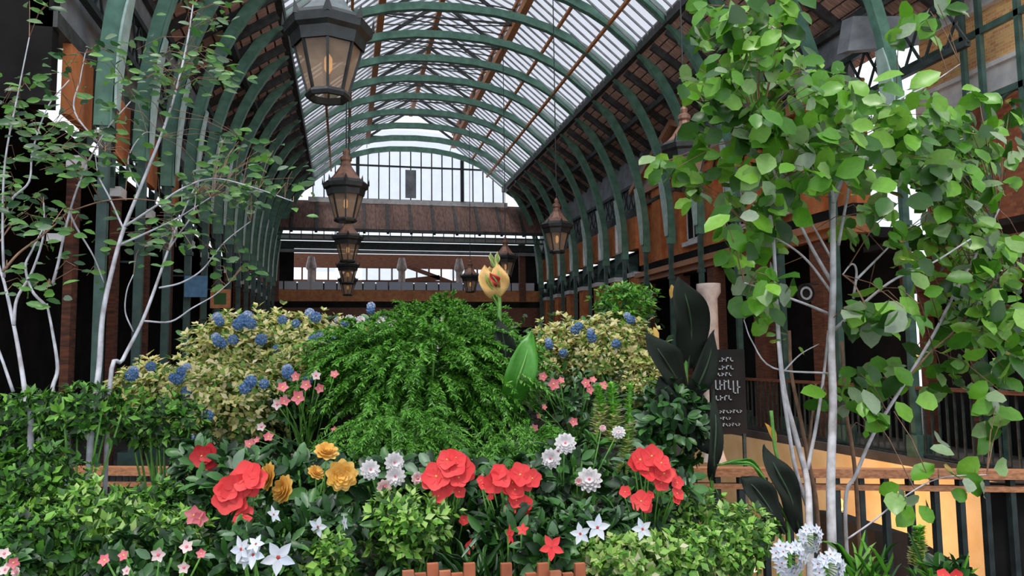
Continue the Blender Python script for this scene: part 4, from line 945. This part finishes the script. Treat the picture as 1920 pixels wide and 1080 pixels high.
# ================================================================== TREES
def tree(label, base, stemsl, leafpts, lm, L, W, per, name='tree', T=T_OVAL, hang=.7, barkm='bark', jit=.1, tw=.0016, seed=1):
    rg = np.random.default_rng(seed); t = thing(name, label, 'tree', tuple(base)); allp = []
    for (kind, Yl, r0, r1, pts, bm) in stemsl:
        n = len(pts)
        ys = [Yl[0]+(Yl[1]-Yl[0])*i/(n-1) for i in range(n)]
        P_ = [atY(a, b, y) for (a, b), y in zip(pts, ys)]
        if kind == 'trunk': P_ = [Vector((P_[0].x, P_[0].y, base[2]))]+P_
        P_ = smoothpath(P_, 5); nn = len(P_); allp += P_
        MB().tube([p-t.location for p in P_], [r0+(r1-r0)*i/(nn-1) for i in range(nn)], 7).build(kind, M[bm or barkm], t, smooth=True)
    A = np.array([tuple(p) for p in allp]); PP = []; DD = []; NN = []; tg = MB()
    for (px, py, Y) in leafpts:
        c = np.array(atY(px, py, Y)); j = np.argmin(((A-c)**2).sum(1)); a = A[j]
        if np.linalg.norm(a-c) > .02:
            mid = (a+c)/2+np.array([0, 0, .03]); tg.tube([Vector(a)-t.location, Vector(mid)-t.location, Vector(c)-t.location], [tw*1.5, tw*1.2, tw], 4)
        for q in range(per):
            an = rg.random()*6.28; d = np.array([math.cos(an), math.sin(an)*.8, -hang*rg.random()*1.6+.25]); PP.append(c+rg.normal(size=3)*jit*.35); DD.append(d)
            NN.append(np.array([0, -1.0, .45])+rg.normal(size=3)*.4)
    n = len(PP); sc = .65+.55*rg.random(n)
    fo = leaves_mesh('foliage', lm, np.array(PP)-np.array(t.location), DD, NN, L*sc, W*sc, T, t)
    tag(tg.build('twigs', M['twig'], t), None, kind='stuff')
    return t
Y = 2.9
RS = [('trunk', (2.75, 2.95), .0215, .011, [(1561, 1050), (1558, 900), (1562, 760), (1559, 640), (1562, 540), (1562, 440), (1563, 370)], None),
      ('branch', (2.95, 3.1), .010, .004, [(1563, 380), (1582, 330), (1603, 290), (1618, 240), (1628, 210)], None),
      ('branch', (2.95, 2.9), .008, .003, [(1572, 460), (1585, 390), (1600, 310), (1620, 240)], None),
      ('branch', (2.93, 2.8), .009, .003, [(1560, 530), (1525, 470), (1490, 400), (1455, 330), (1430, 265), (1425, 245)], None),
      ('branch', (2.92, 3.0), .007, .003, [(1560, 550), (1515, 490), (1470, 455), (1400, 422)], None),
      ('branch', (2.93, 2.8), .006, .003, [(1562, 490), (1528, 430), (1498, 380), (1475, 330)], None),
      ('branch', (2.9, 2.7), .007, .003, [(1558, 590), (1510, 570), (1440, 545), (1395, 530)], None),
      ('branch', (2.9, 2.7), .008, .003, [(1565, 618), (1620, 568), (1680, 522), (1750, 492), (1820, 448)], None),
      ('branch', (2.92, 3.1), .006, .002, [(1605, 525), (1650, 480), (1690, 440), (1745, 395)], None),
      ('branch', (2.93, 3.0), .005, .002, [(1556, 700), (1450, 690), (1410, 640), (1395, 600)], None),
      ('branch', (2.92, 2.8), .006, .003, [(1600, 560), (1606, 510), (1597, 495), (1580, 515)], None),
      ('branch', (2.93, 3.0), .008, .003, [(1563, 380), (1556, 300), (1555, 260), (1530, 180), (1490, 100), (1440, 40)], None),
      ('branch', (2.9, 3.0), .006, .002, [(1620, 240), (1680, 190), (1740, 160), (1800, 120)], None),
      ('branch', (2.9, 3.0), .006, .002, [(1600, 320), (1680, 290), (1760, 275), (1860, 240)], None)]
RS2 = [('trunk', (2.7, 2.9), .019, .012, [(1519, 1050), (1516, 930), (1510, 880)], None),
      ('branch', (2.9, 3.0), .013, .006, [(1512, 890), (1490, 810), (1472, 740), (1462, 660), (1456, 560), (1450, 450), (1440, 370), (1435, 290)], None),
      ('branch', (2.88, 2.8), .010, .006, [(1514, 950), (1492, 880), (1478, 800), (1466, 720), (1459, 640)], None),
      ('branch', (2.9, 3.0), .009, .005, [(1514, 880), (1532, 790), (1545, 700), (1553, 620)], None),
      ('branch', (2.95, 3.0), .004, .002, [(1466, 700), (1500, 665), (1535, 645)], None)]
RS3 = [('trunk', (3.0, 3.0), .009, .006, [(1585, 945), (1605, 890), (1640, 810), (1700, 712), (1752, 625), (1800, 530), (1845, 450), (1872, 392)], None),
      ('branch', (3.0, 2.9), .005, .003, [(1690, 725), (1740, 665), (1790, 620), (1850, 545), (1890, 500)], 'twig'),
      ('branch', (2.7, 2.6), .004, .002, [(1590, 1010), (1640, 975), (1690, 935), (1760, 897), (1850, 890)], None)]
rg = np.random.default_rng(11)
def pts_in(boxes, Y0_, dy):
    out = []
    for (x0, y0, x1, y1, n) in boxes:
        for i in range(n): out.append((x0+(x1-x0)*rg.random(), y0+(y1-y0)*rg.random(), Y0_+dy*(rg.random()-.5)))
    return out
LP1 = pts_in([(1310, 0, 1470, 60, 12), (1400, 20, 1500, 130, 7), (1560, 150, 1700, 300, 12), (1440, 130, 1600, 330, 14), (1640, 220, 1760, 330, 10),(1300, 30, 1440, 190, 15), (1310, 130, 1380, 260, 9), (1390, 60, 1480, 140, 6), (1440, 110, 1600, 260, 18), (1560, 170, 1780, 330, 26), (1230, 290, 1330, 360, 6), (1440, 200, 1560, 300, 8), (1330, 360, 1450, 480, 13),
              (1350, 210, 1450, 330, 12), (1380, 480, 1440, 560, 6), (1450, 250, 1640, 370, 13), (1650, 330, 1760, 430, 9), (1560, 400, 1680, 470, 4), (1600, 560, 1730, 640, 9), (1400, 330, 1450, 420, 5), (1420, 520, 1480, 600, 4), (1640, 25, 1700, 50, 1), (1730, 0, 1770, 60, 3)], 2.9, .8)
LP3 = pts_in([(1760, 220, 1920, 400, 14), (1800, 480, 1920, 600, 9),(1700, 260, 1880, 380, 18), (1750, 180, 1900, 300, 16), (1770, 400, 1920, 560, 17), (1690, 440, 1800, 580, 8), (1570, 690, 1690, 790, 10), (1690, 620, 1800, 760, 7), (1780, 560, 1860, 650, 7), (1840, 620, 1900, 790, 12), (1800, 570, 1920, 640, 6), (1700, 340, 1900, 460, 12)], 3.0, .7)

LP3 += [(1675, 925, 2.65), (1700, 940, 2.65), (1760, 890, 2.6), (1828, 885, 2.6)]
LP2 = pts_in([(1425, 350, 1480, 440, 3), (1440, 630, 1480, 690, 1), (1530, 700, 1560, 760, 2)], 3.0, .2)
b1 = (atY(1561, 1079, 2.75).x, 2.75, .55); b2 = (atY(1520, 1079, 2.7).x, 2.7, .55); b3 = (atY(1580, 960, 3.0).x, 3.0, .55)
tree('tallest pale stemmed tree with big glossy green leaves right of centre', b1, RS, LP1, M['treeleaf'], .105, .075, 5, 'broadleaf_tree', hang=1.0, seed=3)
tree('forked pale trunk standing just left of the tallest stem, few leaves', b2, RS2, LP2, M['treeleaf'], .1, .07, 2, 'broadleaf_tree', seed=4)
tree('slender pale stem leaning to the right with green leaves at the right edge', b3, RS3, LP3, M['treeleaf'], .105, .075, 5, 'broadleaf_tree', hang=1.0, seed=5)
BR = [('trunk', (3.15, 3.2), .012, .008, [(1532, 960), (1515, 860), (1500, 780), (1484, 700), (1480, 620)], 'twig'), ('branch', (3.2, 3.2), .007, .005, [(1515, 850), (1523, 780), (1530, 720)], 'twig')]
tree('brown barked sapling stem behind the forked pale trunk', (atY(1532, 960, 3.15).x, 3.15, .5), BR, [(1485, 640, 3.2), (1530, 740, 3.2)], M['treeleaf'], .06, .04, 2, 'broadleaf_tree', seed=6)
BR = [('trunk', (3.2, 3.2), .011, .008, [(1608, 950), (1603, 880), (1595, 820), (1588, 780), (1578, 640)], 'twig')]
tree('brown barked sapling stem right of the tallest pale trunk', (atY(1608, 950, 3.2).x, 3.2, .5), BR, [(1620, 800, 3.2), (1575, 700, 3.2)], M['treeleaf'], .06, .04, 2, 'broadleaf_tree', seed=7)
# left trees
Yl = 3.2
LS = [('trunk', (2.9, 3.3), .0125, .003, [(168, 870), (174, 780), (186, 690), (193, 590), (212, 500), (232, 430), (262, 355), (302, 255), (330, 170), (350, 85), (362, 10)], None),
      ('branch', (3.1, 3.0), .005, .002, [(234, 425), (290, 388), (345, 352), (400, 335), (470, 350), (550, 378)], None),
      ('branch', (3.15, 3.2), .005, .002, [(223, 460), (290, 430), (340, 405), (395, 370)], None),
      ('branch', (3.1, 3.2), .004, .002, [(232, 430), (205, 370), (185, 330), (178, 285)], None),
      ('branch', (3.2, 3.3), .003, .0015, [(262, 355), (240, 300), (270, 250), (300, 255)], None)]
LS2 = [('trunk', (3.0, 3.3), .009, .003, [(205, 735), (230, 675), (268, 600), (298, 520), (315, 470), (338, 410), (365, 352)], None),
       ('branch', (3.1, 3.2), .004, .002, [(270, 602), (320, 603), (360, 578), (400, 555), (430, 530)], None),
       ('branch', (3.1, 3.2), .004, .002, [(298, 540), (340, 530), (380, 505), (420, 455), (470, 415)], None),
       ('branch', (3.1, 3.1), .003, .002, [(250, 622), (235, 585), (238, 545), (250, 515)], None),
       ('branch', (3.1, 3.1), .004, .002, [(315, 470), (335, 440), (362, 400), (368, 360)], None)]
LS3 = [('trunk', (2.9, 3.2), .012, .004, [(58, 830), (50, 760), (42, 700), (28, 620), (8, 530), (-12, 470)], None),
       ('branch', (3.0, 3.1), .006, .003, [(26, 610), (32, 560), (60, 510), (82, 440), (82, 380)], None),
       ('branch', (3.0, 3.1), .005, .002, [(5, 510), (35, 475), (75, 445), (115, 410), (130, 390)], 'twig'),
       ('branch', (3.0, 3.1), .006, .003, [(25, 735), (-5, 650), (-30, 600)], None),
       ('branch', (3.05, 3.1), .005, .002, [(10, 400), (25, 370), (55, 340), (62, 280), (90, 200), (130, 150)], None),
       ('branch', (3.05, 3.1), .005, .002, [(8, 520), (5, 430), (10, 300), (35, 170), (55, 70)], None)]
LS4 = [('trunk', (2.95, 3.2), .0115, .004, [(128, 860), (112, 800), (98, 735), (108, 690), (98, 620), (88, 570)], None),
       ('branch', (3.1, 3.2), .006, .003, [(88, 575), (60, 545), (48, 500), (60, 470), (80, 430)], None),
       ('branch', (3.1, 3.2), .006, .002, [(98, 535), (110, 490), (125, 420), (150, 340), (195, 250), (245, 190)], None),
       ('branch', (3.15, 3.2), .005, .002, [(130, 400), (145, 430), (175, 480), (195, 530)], None),
       ('branch', (3.1, 3.1), .003, .0015, [(135, 395), (190, 378), (245, 373), (300, 378), (345, 390)], 'twig'),
       ('branch', (3.1, 3.2), .004, .002, [(195, 280), (140, 210), (150, 150), (160, 100)], None)]
LPa = pts_in([(330, 0, 440, 60, 12), (240, 90, 440, 175, 34), (380, 250, 520, 310, 20), (340, 320, 555, 390, 24), (270, 130, 330, 200, 8)], 3.2, .5)
LPb = pts_in([(290, 380, 420, 470, 16), (380, 460, 480, 540, 10), (200, 400, 330, 480, 12), (340, 330, 500, 400, 16)], 3.2, .5)
LPc = pts_in([(0, 160, 70, 330, 24), (0, 380, 80, 440, 12), (10, 500, 60, 560, 6), (40, 0, 100, 40, 3), (0, 330, 60, 380, 8)], 3.1, .5)
LPd = pts_in([(90, 90, 240, 200, 20), (60, 220, 220, 350, 36), (90, 380, 160, 440, 8), (140, 490, 180, 530, 3), (220, 240, 300, 330, 10), (60, 460, 100, 560, 6)], 3.1, .5)
for l, st, lp, bx, bY, sd_ in (('slender tree with the longest pale stem on the left, arching twigs at its top', LS, LPa, 168, 2.9, 21), ('thin pale stem slanting right of the longest left stem', LS2, LPb, 205, 3.0, 22),
                     ('pale forked stem at the left edge of the view', LS3, LPc, 58, 2.9, 23), ('kinked pale stem between the edge stem and the longest left stem', LS4, LPd, 128, 2.95, 24)):
    tree(l, (atY(bx, 880, bY).x, bY, .55), st, lp, M['lefttree'], .055, .026, 3, 'slender_tree', hang=.35, barkm='bark2', seed=sd_, tw=.001)
